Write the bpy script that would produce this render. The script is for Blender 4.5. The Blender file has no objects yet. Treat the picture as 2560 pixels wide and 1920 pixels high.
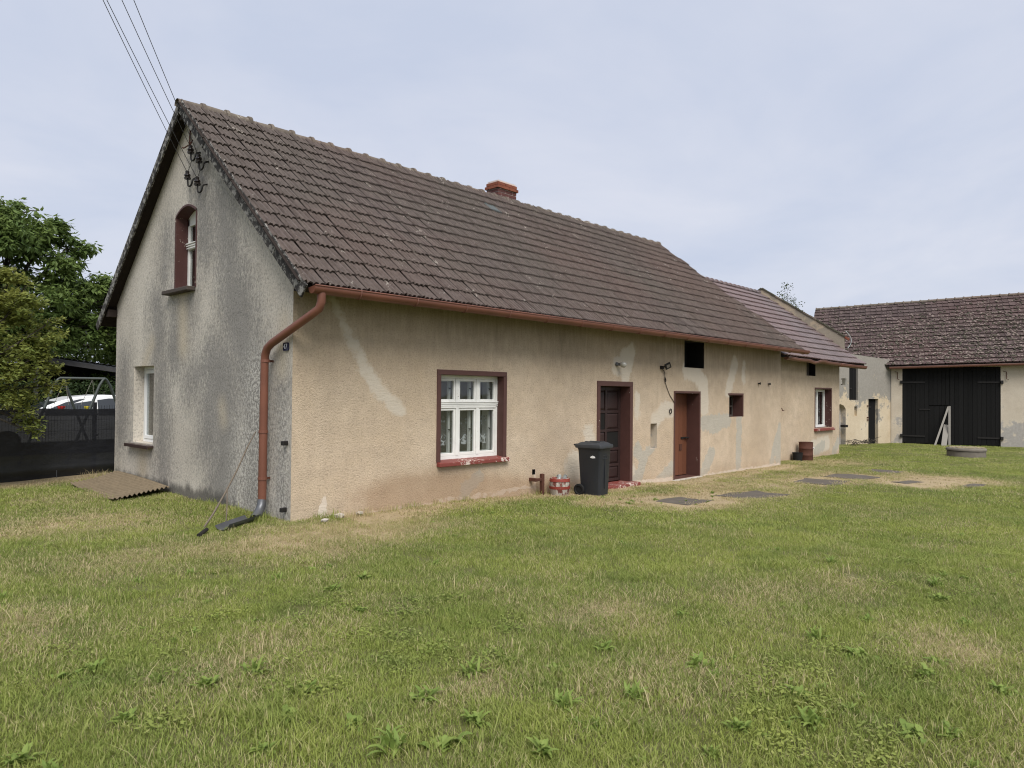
import bpy, bmesh, math, random
import numpy as np
from mathutils import Matrix, Vector, noise as mnoise
from mathutils.geometry import delaunay_2d_cdt

random.seed(7); rng = np.random.default_rng(7)
S = bpy.context.scene
COL = S.collection

# ------------------------------------------------------------------ camera, sky, sun, exposure
CAM = Vector((-4.6419, -8.0446, 1.6))
def _cam():
    y, p, r = math.radians(42.953), math.radians(0.8435), math.radians(0.5051)
    f = Vector((math.cos(y)*math.cos(p), math.sin(y)*math.cos(p), math.sin(p)))
    ri = Vector((math.sin(y), -math.cos(y), 0)); u = ri.cross(f)
    ri2 = math.cos(r)*ri + math.sin(r)*u; u2 = -math.sin(r)*ri + math.cos(r)*u
    cd = bpy.data.cameras.new('camera'); cd.sensor_width = 36; cd.lens = 36*1790.17/2560
    cd.clip_start = .05; cd.clip_end = 2000
    co = bpy.data.objects.new('camera', cd); COL.objects.link(co)
    m = Matrix((ri2, u2, -f)).transposed().to_4x4(); m.translation = CAM
    co.matrix_world = m; S.camera = co
_cam()

SUN_EL, SUN_AZ_VEC = math.radians(52), Vector((-.50, -.866))      # direction towards the sun (horizontal part)
w = bpy.data.worlds.new('World'); S.world = w; w.use_nodes = True
nt = w.node_tree; nt.nodes.clear()
def wn(t, **k):
    n = nt.nodes.new(t)
    for a, b in k.items(): setattr(n, a, b)
    return n
sky = wn('ShaderNodeTexSky', sky_type='NISHITA', sun_disc=False, sun_elevation=SUN_EL, air_density=1.2, dust_density=2.0)
sky.sun_rotation = math.atan2(SUN_AZ_VEC.x, SUN_AZ_VEC.y)
tc = wn('ShaderNodeTexCoord'); sep = wn('ShaderNodeSeparateXYZ'); nt.links.new(tc.outputs['Generated'], sep.inputs[0])
zz = wn('ShaderNodeMath', operation='MAXIMUM'); zz.inputs[1].default_value = 0; nt.links.new(sep.outputs[2], zz.inputs[0])
za = wn('ShaderNodeMath', operation='ADD'); za.inputs[1].default_value = .22; nt.links.new(zz.outputs[0], za.inputs[0])
dx = wn('ShaderNodeMath', operation='DIVIDE'); nt.links.new(sep.outputs[0], dx.inputs[0]); nt.links.new(za.outputs[0], dx.inputs[1])
dy = wn('ShaderNodeMath', operation='DIVIDE'); nt.links.new(sep.outputs[1], dy.inputs[0]); nt.links.new(za.outputs[0], dy.inputs[1])
cmb = wn('ShaderNodeCombineXYZ'); nt.links.new(dx.outputs[0], cmb.inputs[0]); nt.links.new(dy.outputs[0], cmb.inputs[1])
cn = wn('ShaderNodeTexNoise'); cn.inputs['Scale'].default_value = 1.35; cn.inputs['Detail'].default_value = 5; cn.inputs['Roughness'].default_value = .55; cn.inputs['Distortion'].default_value = .4
nt.links.new(cmb.outputs[0], cn.inputs['Vector'])
cr = wn('ShaderNodeValToRGB'); e = cr.color_ramp.elements
e[0].position = .34; e[0].color = (4.7, 5.15, 6.3, 1); e[1].position = .68; e[1].color = (5.8, 6.0, 6.8, 1)
nt.links.new(cn.outputs['Fac'], cr.inputs[0])
mx = wn('ShaderNodeMix', data_type='RGBA'); mx.inputs[0].default_value = .93
nt.links.new(sky.outputs[0], mx.inputs[6]); nt.links.new(cr.outputs[0], mx.inputs[7])
bg = wn('ShaderNodeBackground'); bg.inputs[1].default_value = .05
nt.links.new(mx.outputs[2], bg.inputs[0])
wo = wn('ShaderNodeOutputWorld'); nt.links.new(bg.outputs[0], wo.inputs[0])

sd = bpy.data.lights.new('sun', 'SUN'); sd.energy = 1.5; sd.angle = math.radians(38); sd.color = (1, .965, .90)
so = bpy.data.objects.new('sun', sd); COL.objects.link(so)
_d = Vector((SUN_AZ_VEC.x*math.cos(SUN_EL), SUN_AZ_VEC.y*math.cos(SUN_EL), math.sin(SUN_EL)))
so.rotation_euler = _d.to_track_quat('Z', 'Y').to_euler()
vs = S.view_settings; vs.view_transform = 'Standard'; vs.look = 'None'; vs.gamma = 1; vs.use_curve_mapping = False; vs.exposure = 1.35
S.cycles.use_denoising = True; S.cycles.max_bounces = 8; S.cycles.transparent_max_bounces = 16; S.cycles.sample_clamp_indirect = 4; S.cycles.filter_width = 1.1

# ------------------------------------------------------------------ helpers: objects
W = {}
def tag(o, label=None, cat=None, group=None, kind=None):
    for k, v in (('label', label), ('category', cat), ('group', group), ('kind', kind)):
        if v: o[k] = v
    return o
def place(o, M, parent=None):
    W[o.name] = M
    if parent is not None:
        o.parent = parent; o.matrix_parent_inverse = W[parent.name].inverted()
    o.matrix_basis = M
    COL.objects.link(o); return o
def thing(name, loc, label, cat, group=None, kind=None):
    o = bpy.data.objects.new(name, None); o.empty_display_size = .2
    place(o, Matrix.Translation(Vector(loc))); return tag(o, label, cat, group, kind)

class MB:
    def __init__(s): s.v = []; s.f = []; s.m = []
    def add(s, vs, fs, mi=0):
        k = len(s.v); s.v += [tuple(p) for p in vs]; s.f += [tuple(i+k for i in f) for f in fs]; s.m += [mi]*len(fs); return s
    def box(s, c, size, rot=None, mi=0):
        hx, hy, hz = size[0]/2, size[1]/2, size[2]/2; c = Vector(c)
        ps = [Vector((x, y, z)) for x in (-hx, hx) for y in (-hy, hy) for z in (-hz, hz)]
        if rot is not None: ps = [rot @ p for p in ps]
        return s.add([c+p for p in ps], [(0,1,3,2),(4,6,7,5),(0,4,5,1),(2,3,7,6),(0,2,6,4),(1,5,7,3)], mi)
    def bx(s, x0, x1, y0, y1, z0, z1, mi=0):
        return s.box(((x0+x1)/2, (y0+y1)/2, (z0+z1)/2), (abs(x1-x0), abs(y1-y0), abs(z1-z0)), None, mi)
    def beam(s, a, b, wd, th, up=(0,0,1), mi=0):
        a = Vector(a); b = Vector(b); d = (b-a); L = d.length; d.normalize(); up = Vector(up)
        x = d.cross(up).normalized(); z = x.cross(d)
        return s.box((a+b)/2, (wd, L, th), Matrix((x, d, z)).transposed(), mi)
    def tube(s, pts, r, n=10, caps=True, mi=0, sx=1):
        pts = [Vector(p) for p in pts]; rs = r if isinstance(r, (list, tuple)) else [r]*len(pts)
        k = len(s.v); prev = None
        for i, p in enumerate(pts):
            t = (pts[min(i+1, len(pts)-1)]-pts[max(i-1, 0)]).normalized()
            if prev is None:
                u = t.cross(Vector((0,0,1)) if abs(t.z) < .9 else Vector((1,0,0))).normalized()
            else: u = (prev - t*prev.dot(t)).normalized()
            prev = u; v = t.cross(u)
            for j in range(n):
                a = 2*math.pi*j/n; s.v.append(tuple(p + (u*math.cos(a)+v*math.sin(a)*sx)*rs[i]))
        for i in range(len(pts)-1):
            for j in range(n):
                s.f.append((k+i*n+j, k+i*n+(j+1)%n, k+(i+1)*n+(j+1)%n, k+(i+1)*n+j)); s.m.append(mi)
        if caps:
            s.f.append(tuple(k+j for j in range(n))[::-1]); s.m.append(mi)
            s.f.append(tuple(k+(len(pts)-1)*n+j for j in range(n))); s.m.append(mi)
        return s
    def lathe(s, c, prof, n=20, axis=(0,0,1), mi=0):
        c = Vector(c); q = Vector((0,0,1)).rotation_difference(Vector(axis)); k = len(s.v)
        for r, h in prof:
            for j in range(n):
                a = 2*math.pi*j/n; s.v.append(tuple(c + q @ Vector((r*math.cos(a), r*math.sin(a), h))))
        for i in range(len(prof)-1):
            for j in range(n):
                s.f.append((k+i*n+j, k+i*n+(j+1)%n, k+(i+1)*n+(j+1)%n, k+(i+1)*n+j)); s.m.append(mi)
        for i, rev in ((0, True), (len(prof)-1, False)):
            if prof[i][0] > 1e-4:
                l = [k+i*n+j for j in range(n)]; s.f.append(tuple(l[::-1] if rev else l)); s.m.append(mi)
        return s
    def grid(s, P, mi=0):           # P[i][j] points
        k = len(s.v); n = len(P[0])
        for row in P: s.v += [tuple(p) for p in row]
        for i in range(len(P)-1):
            for j in range(n-1):
                s.f.append((k+i*n+j, k+i*n+j+1, k+(i+1)*n+j+1, k+(i+1)*n+j)); s.m.append(mi)
        return s
    def mesh(s, name, mats, smooth=False, shift=None):
        me = bpy.data.meshes.new(name)
        v = s.v if shift is None else [(p[0]-shift[0], p[1]-shift[1], p[2]-shift[2]) for p in s.v]
        me.from_pydata(v, [], s.f)
        for m in (mats if isinstance(mats, (list, tuple)) else [mats]): me.materials.append(m)
        me.polygons.foreach_set('material_index', s.m)
        if smooth: me.polygons.foreach_set('use_smooth', [True]*len(s.f))
        me.update(); return me
    def build(s, name, mats, parent=None, smooth=False, bevel=0, label=None, recalc=True, angle=40):
        a = np.array(s.v); c = (a.min(0)+a.max(0))/2
        me = s.mesh(name, mats, False, c)
        if recalc:
            bm = bmesh.new(); bm.from_mesh(me); bmesh.ops.recalc_face_normals(bm, faces=bm.faces); bm.to_mesh(me); bm.free()
        o = bpy.data.objects.new(name, me); place(o, Matrix.Translation(Vector(c)), parent)
        if smooth: smooth_angle(me, angle)
        if bevel:
            b = o.modifiers.new('bevel', 'BEVEL'); b.width = bevel; b.segments = 2; b.limit_method = 'ANGLE'; b.angle_limit = math.radians(40)
        if label: o['label'] = label
        return o
def smooth_angle(me, deg):
    me.polygons.foreach_set('use_smooth', [True]*len(me.polygons))
    bm = bmesh.new(); bm.from_mesh(me)
    for ed in bm.edges:
        if len(ed.link_faces) == 2 and ed.calc_face_angle(0) > math.radians(deg): ed.smooth = False
    bm.to_mesh(me); bm.free()
def inst(name, me, M, parent=None):
    o = bpy.data.objects.new(name, me); return place(o, M, parent)

# ------------------------------------------------------------------ helpers: materials
class NB:
    def __init__(s, name):
        s.mat = bpy.data.materials.new(name); s.mat.use_nodes = True; s.t = s.mat.node_tree; s.t.nodes.clear()
        s.out = s.t.nodes.new('ShaderNodeOutputMaterial'); s.p = s.t.nodes.new('ShaderNodeBsdfPrincipled')
        s.t.links.new(s.p.outputs[0], s.out.inputs[0]); s._pos = None; s._obj = None; s._tc = None
        s.p.inputs['Specular IOR Level'].default_value = .3
    def set(s, sock, v):
        if isinstance(v, bpy.types.NodeSocket): s.t.links.new(v, sock)
        elif v is not None:
            if isinstance(v, (tuple, list)) and len(v) == 3 and sock.type == 'RGBA': v = (*v, 1)
            sock.default_value = v
    def n(s, t, **k):
        x = s.t.nodes.new(t)
        for a, b in k.items(): setattr(x, a, b)
        return x
    @property
    def pos(s):
        if s._pos is None: s._pos = s.n('ShaderNodeNewGeometry')
        return s._pos.outputs['Position']
    @property
    def island(s):
        s.pos; return s._pos.outputs['Random Per Island']
    @property
    def objp(s):
        if s._tc is None: s._tc = s.n('ShaderNodeTexCoord')
        return s._tc.outputs['Object']
    @property
    def rand(s):
        if s._obj is None: s._obj = s.n('ShaderNodeObjectInfo')
        return s._obj.outputs['Random']
    def piece(s): return s.math('FRACT', s.math('ADD', s.rand, s.island))
    def scale(s, v, sc, off=None):
        m = s.n('ShaderNodeMapping'); s.set(m.inputs[0], v); m.inputs['Scale'].default_value = sc
        if off is not None: s.set(m.inputs['Location'], off)
        return m.outputs[0]
    def noise(s, sc, det=3, rough=.55, v=None, dist=0, out='Fac'):
        x = s.n('ShaderNodeTexNoise'); s.set(x.inputs['Vector'], v or s.pos); x.inputs['Scale'].default_value = sc
        x.inputs['Detail'].default_value = det; x.inputs['Roughness'].default_value = rough; x.inputs['Distortion'].default_value = dist
        return x.outputs[out]
    def voro(s, sc, v=None, feat='F1', out='Distance'):
        x = s.n('ShaderNodeTexVoronoi', feature=feat); s.set(x.inputs['Vector'], v or s.pos); x.inputs['Scale'].default_value = sc; return x.outputs[out]
    def math(s, op, a, b=None, clamp=False):
        x = s.n('ShaderNodeMath', operation=op, use_clamp=clamp); s.set(x.inputs[0], a)
        if b is not None: s.set(x.inputs[1], b)
        return x.outputs[0]
    def ramp(s, f, *st, interp='LINEAR'):
        x = s.n('ShaderNodeValToRGB'); x.color_ramp.interpolation = interp; e = x.color_ramp.elements
        while len(e) < len(st): e.new(.5)
        for el, (p, c) in zip(e, st):
            el.position = p; el.color = (c, c, c, 1) if isinstance(c, (int, float)) else (*c, 1)
        s.set(x.inputs[0], f); return x.outputs[0]
    def step(s, f, a, b): 
        x = s.n('ShaderNodeMapRange', interpolation_type='SMOOTHSTEP'); s.set(x.inputs[0], f); x.inputs[1].default_value = a; x.inputs[2].default_value = b; return x.outputs[0]
    def mix(s, f, a, b, mode='MIX'):
        x = s.n('ShaderNodeMix', data_type='RGBA', blend_type=mode); s.set(x.inputs[0], f); s.set(x.inputs[6], a); s.set(x.inputs[7], b); return x.outputs[2]
    def attr(s, name, typ='GEOMETRY'):
        x = s.n('ShaderNodeAttribute', attribute_type=typ, attribute_name=name); return x.outputs['Fac']
    def bump(s, h, strength=.5, dist=.01, normal=None):
        x = s.n('ShaderNodeBump'); x.inputs['Strength'].default_value = strength; x.inputs['Distance'].default_value = dist
        s.set(x.inputs['Height'], h)
        if normal is not None: s.set(x.inputs['Normal'], normal)
        return x.outputs[0]
    def done(s, color, rough=.85, normal=None, metal=0, spec=None, alpha=None, trans=None):
        s.set(s.p.inputs['Base Color'], color); s.set(s.p.inputs['Roughness'], rough); s.set(s.p.inputs['Metallic'], metal)
        if normal is not None: s.set(s.p.inputs['Normal'], normal)
        if spec is not None: s.p.inputs['Specular IOR Level'].default_value = spec
        if alpha is not None: s.set(s.p.inputs['Alpha'], alpha)
        if trans is not None: s.p.inputs['Transmission Weight'].default_value = trans
        return s.mat

def simple(name, c, rough=.7, var=.18, sc=6, metal=0, bump=.0, spec=.3, grain=None):
    b = NB(name); nz = b.noise(sc, 4, v=b.scale(b.pos, grain) if grain else None)
    col = b.mix(nz, tuple(x*(1-var) for x in c), tuple(min(1, x*(1+var)) for x in c))
    nm = b.bump(b.noise(sc*8, 3, v=b.scale(b.pos, grain) if grain else None), bump, .004) if bump else None
    return b.done(col, rough, nm, metal, spec)

def wall_front():
    b = NB('stucco_tan')
    big = b.noise(.8, 5, .6); mid = b.noise(4.5, 5, .6); grain = b.noise(38, 4, .65); fine = b.noise(70, 2)
    c = b.mix(b.ramp(big, (.3, 0), (.7, 1)), (.55, .432, .305), (.66, .537, .40))
    c = b.mix(b.math('MULTIPLY', b.ramp(b.noise(.62, 6, .65), (.46, 0), (.72, 1)), .5), c, (.38, .305, .225))
    c = b.mix(b.math('MULTIPLY', b.ramp(mid, (.40, 0), (.75, 1)), .6), c, (.44, .35, .26))
    c = b.mix(.62, c, b.ramp(grain, (.28, .40), (.48, .92), (.7, 1.0)), 'MULTIPLY')
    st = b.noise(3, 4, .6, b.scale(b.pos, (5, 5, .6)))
    gr = b.math('MULTIPLY', b.attr('eave_shade_grime'), b.ramp(st, (.25, .45), (.7, 1)), True)
    c = b.mix(gr, c, (.17, .14, .10))  # upper wall darkening: eave shade painted in together with streaky grime
    edge = b.math('SUBTRACT', b.noise(7, 5, .65), .5)
    rp = b.step(b.math('ADD', b.attr('repair'), b.math('MULTIPLY', edge, 1.3)), .30, .72)
    cm = b.step(b.math('ADD', b.attr('cement'), b.math('MULTIPLY', edge, 1.4)), .40, .58)
    bs = b.step(b.math('ADD', b.attr('bare'), b.math('MULTIPLY', edge, 1.0)), .46, .54)
    c = b.mix(b.math('MULTIPLY', rp, .68), c, b.mix(mid, (.54, .49, .41), (.62, .57, .48)))
    c = b.mix(b.math('MULTIPLY', cm, .85), c, b.mix(b.noise(5, 5, .7), (.33, .31, .265), (.50, .47, .40)))
    c = b.mix(bs, c, b.mix(mid, (.55, .45, .36), (.70, .62, .52)))
    dm = b.step(b.math('ADD', b.attr('damp'), b.math('MULTIPLY', edge, .5)), .15, .95)
    c = b.mix(b.math('MULTIPLY', dm, .5), c, (.29, .175, .095))
    h = b.mix(b.math('MAXIMUM', rp, b.math('MAXIMUM', cm, bs)), b.mix(.35, grain, fine), b.math('ADD', b.math('MULTIPLY', b.noise(11, 5, .7, b.scale(b.pos, (1, 1, 2.5))), .6), .25))
    return b.done(c, .95, b.bump(h, .9, .022, b.bump(b.noise(1.6, 3), .35, .05)), spec=.12)
def wall_gable():
    b = NB('stucco_grey')
    big = b.noise(.9, 5, .6); mid = b.noise(5, 4); grain = b.noise(33, 4, .68, b.scale(b.pos, (1, 1, .85))); 
    c = b.mix(b.ramp(big, (.3, 0), (.7, 1)), (.52, .472, .405), (.66, .61, .53))
    streak = b.noise(2.2, 5, .62, b.scale(b.pos, (2.4, 2.4, .75)))
    sp = b.noise(15, 5, .78, b.scale(b.pos, (1.3, 1.3, .8)))
    m = b.math('ADD', b.math('MULTIPLY', b.attr('soot'), 1.15), b.math('ADD', b.math('MULTIPLY', b.math('SUBTRACT', streak, .5), .75), b.math('MULTIPLY', b.math('SUBTRACT', sp, .5), 2.4)))
    m = b.step(m, -.04, 1.0)
    c = b.mix(b.math('MULTIPLY', m, .82), c, b.mix(mid, (.165, .158, .150), (.28, .268, .252)))
    c = b.mix(b.step(b.attr('clean'), .2, 1), c, b.mix(mid, (.50, .43, .33), (.58, .51, .40)))
    c = b.mix(.85, c, b.ramp(grain, (.28, .42), (.5, .92), (.7, 1.0)), 'MULTIPLY')
    lk = b.math('MULTIPLY', b.attr('lime'), b.step(b.noise(24, 4, .75), .47, .56))
    c = b.mix(b.math('MULTIPLY', lk, .8), c, (.62, .59, .53))
    bl = b.step(b.math('ADD', b.attr('base_soot'), b.math('MULTIPLY', b.math('SUBTRACT', streak, .5), 1.2)), .25, .8)
    c = b.mix(b.math('MULTIPLY', bl, .8), c, (.085, .08, .072))
    return b.done(c, .95, b.bump(b.mix(.3, grain, b.noise(140, 2)), .8, .013, b.bump(b.noise(1.4, 3), .4, .05)), spec=.12)
def wall_barn(name, a0, a1, dark, zlo, zhi):
    b = NB(name); big = b.noise(1.1, 6, .62); mid = b.noise(6, 5, .65); grain = b.noise(45, 3)
    c = b.mix(b.ramp(big, (.3, 0), (.7, 1)), a0, a1)
    se = b.n('ShaderNodeSeparateXYZ'); b.set(se.inputs[0], b.pos)
    g = b.n('ShaderNodeMapRange'); b.set(g.inputs[0], se.outputs[2]); g.inputs[1].default_value = zlo; g.inputs[2].default_value = zhi
    m = b.math('ADD', g.outputs[0], b.math('ADD', b.math('MULTIPLY', b.math('SUBTRACT', big, .5), 2.2), b.math('MULTIPLY', b.math('SUBTRACT', mid, .5), 1.2)))
    m = b.step(m, .42, .62)
    c = b.mix(b.math('MULTIPLY', m, .85), c, b.mix(b.noise(9, 5, .7), dark, tuple(x*2.1 for x in dark)))
    c = b.mix(.4, c, b.ramp(grain, (.3, .6), (.6, 1)), 'MULTIPLY')
    return b.done(c, .95, b.bump(b.mix(.5, grain, mid), .5, .015), spec=.1)
def tile_mat(name, c0, c1, lich, moss, rough=.85, lic_amt=.62, spec=.25):
    b = NB(name); r = b.piece(); big = b.noise(.7, 4); sp = b.noise(34, 4, .7); mid = b.noise(9, 4, .6)
    c = b.mix(r, c0, c1)
    c = b.mix(b.math('MULTIPLY', b.ramp(big, (.35, 0), (.7, 1)), .5), c, moss)
    c = b.mix(b.math('MULTIPLY', b.ramp(b.noise(.28, 3), (.42, 0), (.62, 1)), .45), c, (c1[0]*1.0, c1[1]*.78, c1[2]*.74)); c = b.mix(b.math('MULTIPLY', b.ramp(mid, (.42, 0), (.75, 1)), .35), c, tuple(x*1.7 for x in c1))
    c = b.mix(.8, c, b.ramp(sp, (.25, .5), (.5, .9), (.7, 1.0)), 'MULTIPLY')
    l = b.math('ADD', b.noise(3.4, 3), b.math('MULTIPLY', b.math('SUBTRACT', b.noise(26, 4, .7), .5), .75))
    c = b.mix(b.math('MULTIPLY', b.step(l, lic_amt, lic_amt+.1), .75), c, lich)
    return b.done(c, rough, b.bump(sp, .5, .006), spec=spec)
def wood(name, c0, c1, grain=(18, 18, 1.2), rough=.75, peel=None, pc=None):
    b = NB(name); g = b.noise(3, 5, .65, b.scale(b.pos, grain), .6); r = b.piece()
    c = b.mix(g, c0, c1); c = b.mix(b.math('MULTIPLY', r, .5), c, tuple(x*.55 for x in c0))
    if peel: c = b.mix(b.step(b.noise(peel, 6, .7, b.scale(b.pos, (1, .45, .5))), .50, .56), c, pc)
    return b.done(c, rough, b.bump(g, .5, .004), spec=.25)
def chipped(name, c, chip, amt=.66, sc=16, rough=.55):
    b = NB(name); nz = b.noise(5, 4); c1 = b.mix(nz, tuple(x*.8 for x in c), tuple(x*1.18 for x in c))
    k = b.step(b.math('ADD', b.noise(sc, 5, .7), b.math('MULTIPLY', b.math('SUBTRACT', b.noise(2.2, 2), .5), .5)), amt, amt+.025)
    return b.done(b.mix(k, c1, chip), rough, b.bump(b.mix(.6, k, b.noise(40, 3)), .3, .003), spec=.35)

M = {}
M['front'] = wall_front(); M['gable'] = wall_gable()
M['barn_wall'] = wall_barn('barn_plaster', (.50, .43, .34), (.62, .55, .45), (.22, .21, .20), 2.0, -1.6)
M['stable_wall'] = wall_barn('stable_plaster', (.52, .42, .29), (.66, .57, .43), (.16, .155, .145), .4, 2.3)
M['parapet'] = wall_barn('parapet_plaster', (.36, .29, .215), (.46, .385, .29), (.16, .14, .115), 7.5, 3.0)
M['tile'] = tile_mat('concrete_tile', (.074, .057, .051), (.124, .100, .089), (.36, .325, .28), (.098, .084, .068), lic_amt=.68)
M['ridge'] = tile_mat('ridge_tile', (.115, .095, .078), (.175, .145, .118), (.4, .37, .31), (.12, .105, .08), lic_amt=.66)
M['glazed'] = tile_mat('glazed_tile', (.090, .060, .056), (.170, .128, .119), (.30, .26, .235), (.115, .082, .072), rough=.33, lic_amt=.72, spec=.6)
M['barn_tile'] = tile_mat('barn_clay_tile', (.055, .038, .036), (.105, .076, .072), (.30, .235, .215), (.065, .05, .046), lic_amt=.68)
M['moss'] = simple('dry_moss', (.225, .178, .158), .95, .45, 9)
M['lid_moss'] = simple('straw_moss', (.26, .22, .13), .95, .35, 9); M['dark_moss'] = simple('moss_dark', (.075, .07, .05), .95, .4, 9)
M['brown'] = chipped('brown_trim_paint', (.090, .041, .034), (.60, .52, .45), .735, 14)
M['brown_worn'] = chipped('brown_worn_paint', (.080, .034, .030), (.36, .30, .25), .62, 13)
M['sill_red'] = chipped('red_sill_paint', (.205, .050, .040), (.62, .52, .46), .60, 22)
M['white'] = chipped('white_window_paint', (.80, .79, .75), (.34, .31, .27), .71, 30)
M['pvc'] = simple('white_plastic', (.82, .83, .83), .35, .03)
M['sillbrown'] = simple('brown_metal_sill', (.055, .036, .032), .4, .15)
M['sillwood'] = wood('old_sill_wood', (.06, .048, .04), (.13, .105, .09), (2, 14, 14))
M['copper'] = simple('brown_coated_gutter', (.165, .063, .039), .5, .42, 2.2, bump=.08, spec=.5)
M['copper_dull'] = simple('dull_gutter_coating', (.175, .078, .056), .45, .25, 4, spec=.45)
M['zinc'] = simple('weathered_zinc', (.14, .145, .155), .42, .35, 7, metal=.55, bump=.2)
M['door_dark'] = wood('dark_brown_door', (.030, .018, .017), (.058, .034, .031), (20, 20, 1.4), .4)
M['door_orange'] = wood('reddish_board_door', (.115, .043, .025), (.225, .092, .050), (26, 26, .9), .55)
M['black_wood'] = wood('black_tarred_boards', (.004, .004, .0043), (.013, .0125, .0122), (16, 16, .8), .9)
M['barge'] = wood('peeling_barge_board', (.022, .020, .019), (.075, .069, .064), (6, 6, 6), .85, 24, (.235, .225, .205))
M['eavewood'] = wood('dark_eave_wood', (.016, .012, .010), (.045, .032, .026), (2, 9, 9), .9)
M['grey_wood'] = wood('grey_weathered_wood', (.22, .205, .18), (.40, .375, .34), (20, 20, 1.5), .85)
M['stickwood'] = wood('dry_stick', (.13, .105, .08), (.22, .18, .14), (8, 8, 2), .9)
M['iron'] = simple('black_iron', (.018, .016, .015), .6, .4, 20, bump=.2)
M['rust'] = simple('rusty_iron', (.085, .034, .022), .8, .45, 12, bump=.4)
M['porcelain'] = simple('brown_porcelain', (.022, .016, .014), .25, .2, spec=.6)
M['dark'] = simple('dark_interior', (.012, .011, .010), .95, .2)
M['interior'] = simple('room_wall', (.30, .27, .22), .9, .1)
M['brick'] = tile_mat('chimney_brick_dark', (.088, .038, .036), (.135, .058, .052), (.2, .12, .1), (.12, .05, .045), lic_amt=.8)
M['brick_red'] = tile_mat('chimney_brick_orange', (.155, .054, .035), (.215, .077, .046), (.4, .22, .15), (.28, .09, .05), lic_amt=.8)
M['mortar'] = simple('pale_mortar', (.60, .50, .46), .95, .1, 20)
M['bin'] = simple('charcoal_bin_plastic', (.020, .0225, .027), .48, .12, 3, bump=.05, spec=.4)
M['bin_lid'] = simple('grey_bin_lid_plastic', (.042, .045, .050), .5, .15, 4, spec=.4)
M['rubber'] = simple('black_rubber', (.012, .012, .012), .8, .2)
M['sticker'] = simple('white_sticker', (.72, .72, .72), .6, .05)
M['barrel_red'] = chipped('red_hoop_paint', (.25, .045, .032), (.16, .10, .08), .66, 18)
M['stave'] = wood('peeled_white_staves', (.40, .36, .31), (.58, .53, .47), (14, 14, 2), .8, 14, (.16, .055, .042))
M['concrete'] = simple('weathered_concrete', (.17, .15, .125), .95, .4, 7, bump=.6)
M['slab'] = simple('grey_paving_concrete', (.112, .096, .079), .95, .35, 6, bump=.5)
M['plaster_bit'] = simple('fallen_plaster', (.44, .40, .35), .95, .15, 20)
M['corr'] = simple('brown_corrugated_sheet', (.20, .155, .10), .85, .35, 9, bump=.3)
M['fence_metal'] = simple('anthracite_fence_metal', (.018, .019, .022), .5, .15, spec=.4)
M['swing_metal'] = simple('grey_green_tube', (.055, .065, .06), .45, .15)
M['white_car'] = simple('white_car_paint', (.78, .79, .80), .22, .02, spec=.55)
M['car_glass'] = simple('dark_car_glass', (.03, .035, .04), .06, .1, spec=.7)
M['carport_sheet'] = simple('dark_corrugated_roof', (.035, .034, .036), .6, .25)
M['carport_plank'] = simple('dark_grey_plank', (.06, .058, .058), .8, .3)
M['yellow'] = simple('yellow_plastic', (.62, .50, .05), .5, .05); M['red_plastic'] = simple('red_plastic', (.5, .03, .03), .5, .05)
M['wire'] = simple('grey_wire', (.10, .10, .12), .6, .1)
M['navy'] = simple('navy_enamel', (.010, .013, .045), .25, .05, spec=.6)
M['enamel_white'] = simple('white_enamel', (.82, .82, .84), .3, .03, spec=.5)
M['globe'] = simple('milky_lamp_glass', (.38, .37, .33), .15, .15, spec=.6)
M['skylight'] = simple('glass_roof_tile', (.11, .122, .12), .25, .2, 9, spec=.6); M['flash'] = simple('pale_plastic_flashing', (.60, .66, .64), .5, .1)
def fabric():
    b = NB('black_privacy_screen'); n1 = b.noise(1.2, 4, v=b.scale(b.pos, (1, 1, 3)))
    c = b.mix(n1, (.0095, .0100, .0125), (.022, .023, .028))
    return b.done(c, .55, b.bump(b.noise(2.2, 4, v=b.scale(b.pos, (1, 1, 2))), .6, .05), spec=.35, alpha=.975)
M['screen'] = fabric()
def glass():
    b = NB('window_glass'); t = b.n('ShaderNodeBsdfTransparent'); t.inputs[0].default_value = (.86, .88, .88, 1)
    g = b.n('ShaderNodeBsdfGlossy'); g.inputs['Roughness'].default_value = .03
    fr = b.n('ShaderNodeLayerWeight'); fc = b.math('ADD', b.math('MULTIPLY', b.math('POWER', fr.outputs['Facing'], 4.0), .8), .045)
    b.set(g.inputs['Normal'], b.bump(b.noise(3, 2), .05, .02))
    mxs = b.n('ShaderNodeMixShader'); b.set(mxs.inputs[0], fc); b.set(mxs.inputs[1], t.outputs[0]); b.set(mxs.inputs[2], g.outputs[0])
    b.t.links.new(mxs.outputs[0], b.out.inputs[0]); return b.mat
M['glass'] = glass()
def lace():
    b = NB('lace_curtain'); se = b.n('ShaderNodeSeparateXYZ'); b.set(se.inputs[0], b.pos)
    fol = b.noise(14, 2, v=b.scale(b.pos, (1, 0, .08)))
    v = b.voro(11, b.scale(b.pos, (1, 0, 1)), 'DISTANCE_TO_EDGE'); fl = b.step(v, .10, .035)
    v2 = b.voro(19, b.scale(b.pos, (1, 0, .8))); f2 = b.step(v2, .42, .30)
    lo = b.step(se.outputs[2], .98, .94); up = b.math('MULTIPLY', b.step(se.outputs[2], 1.08, 1.14), b.step(se.outputs[2], 1.30, 1.22))
    a = b.math('ADD', b.math('MULTIPLY', fol, .22), b.math('ADD', b.math('MULTIPLY', lo, b.math('MULTIPLY', b.math('MAXIMUM', fl, f2), .62)), b.math('MULTIPLY', up, b.math('MULTIPLY', f2, .4))), True)
    return b.done((.78, .78, .78), .9, alpha=a)
M['lace'] = lace()
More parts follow.
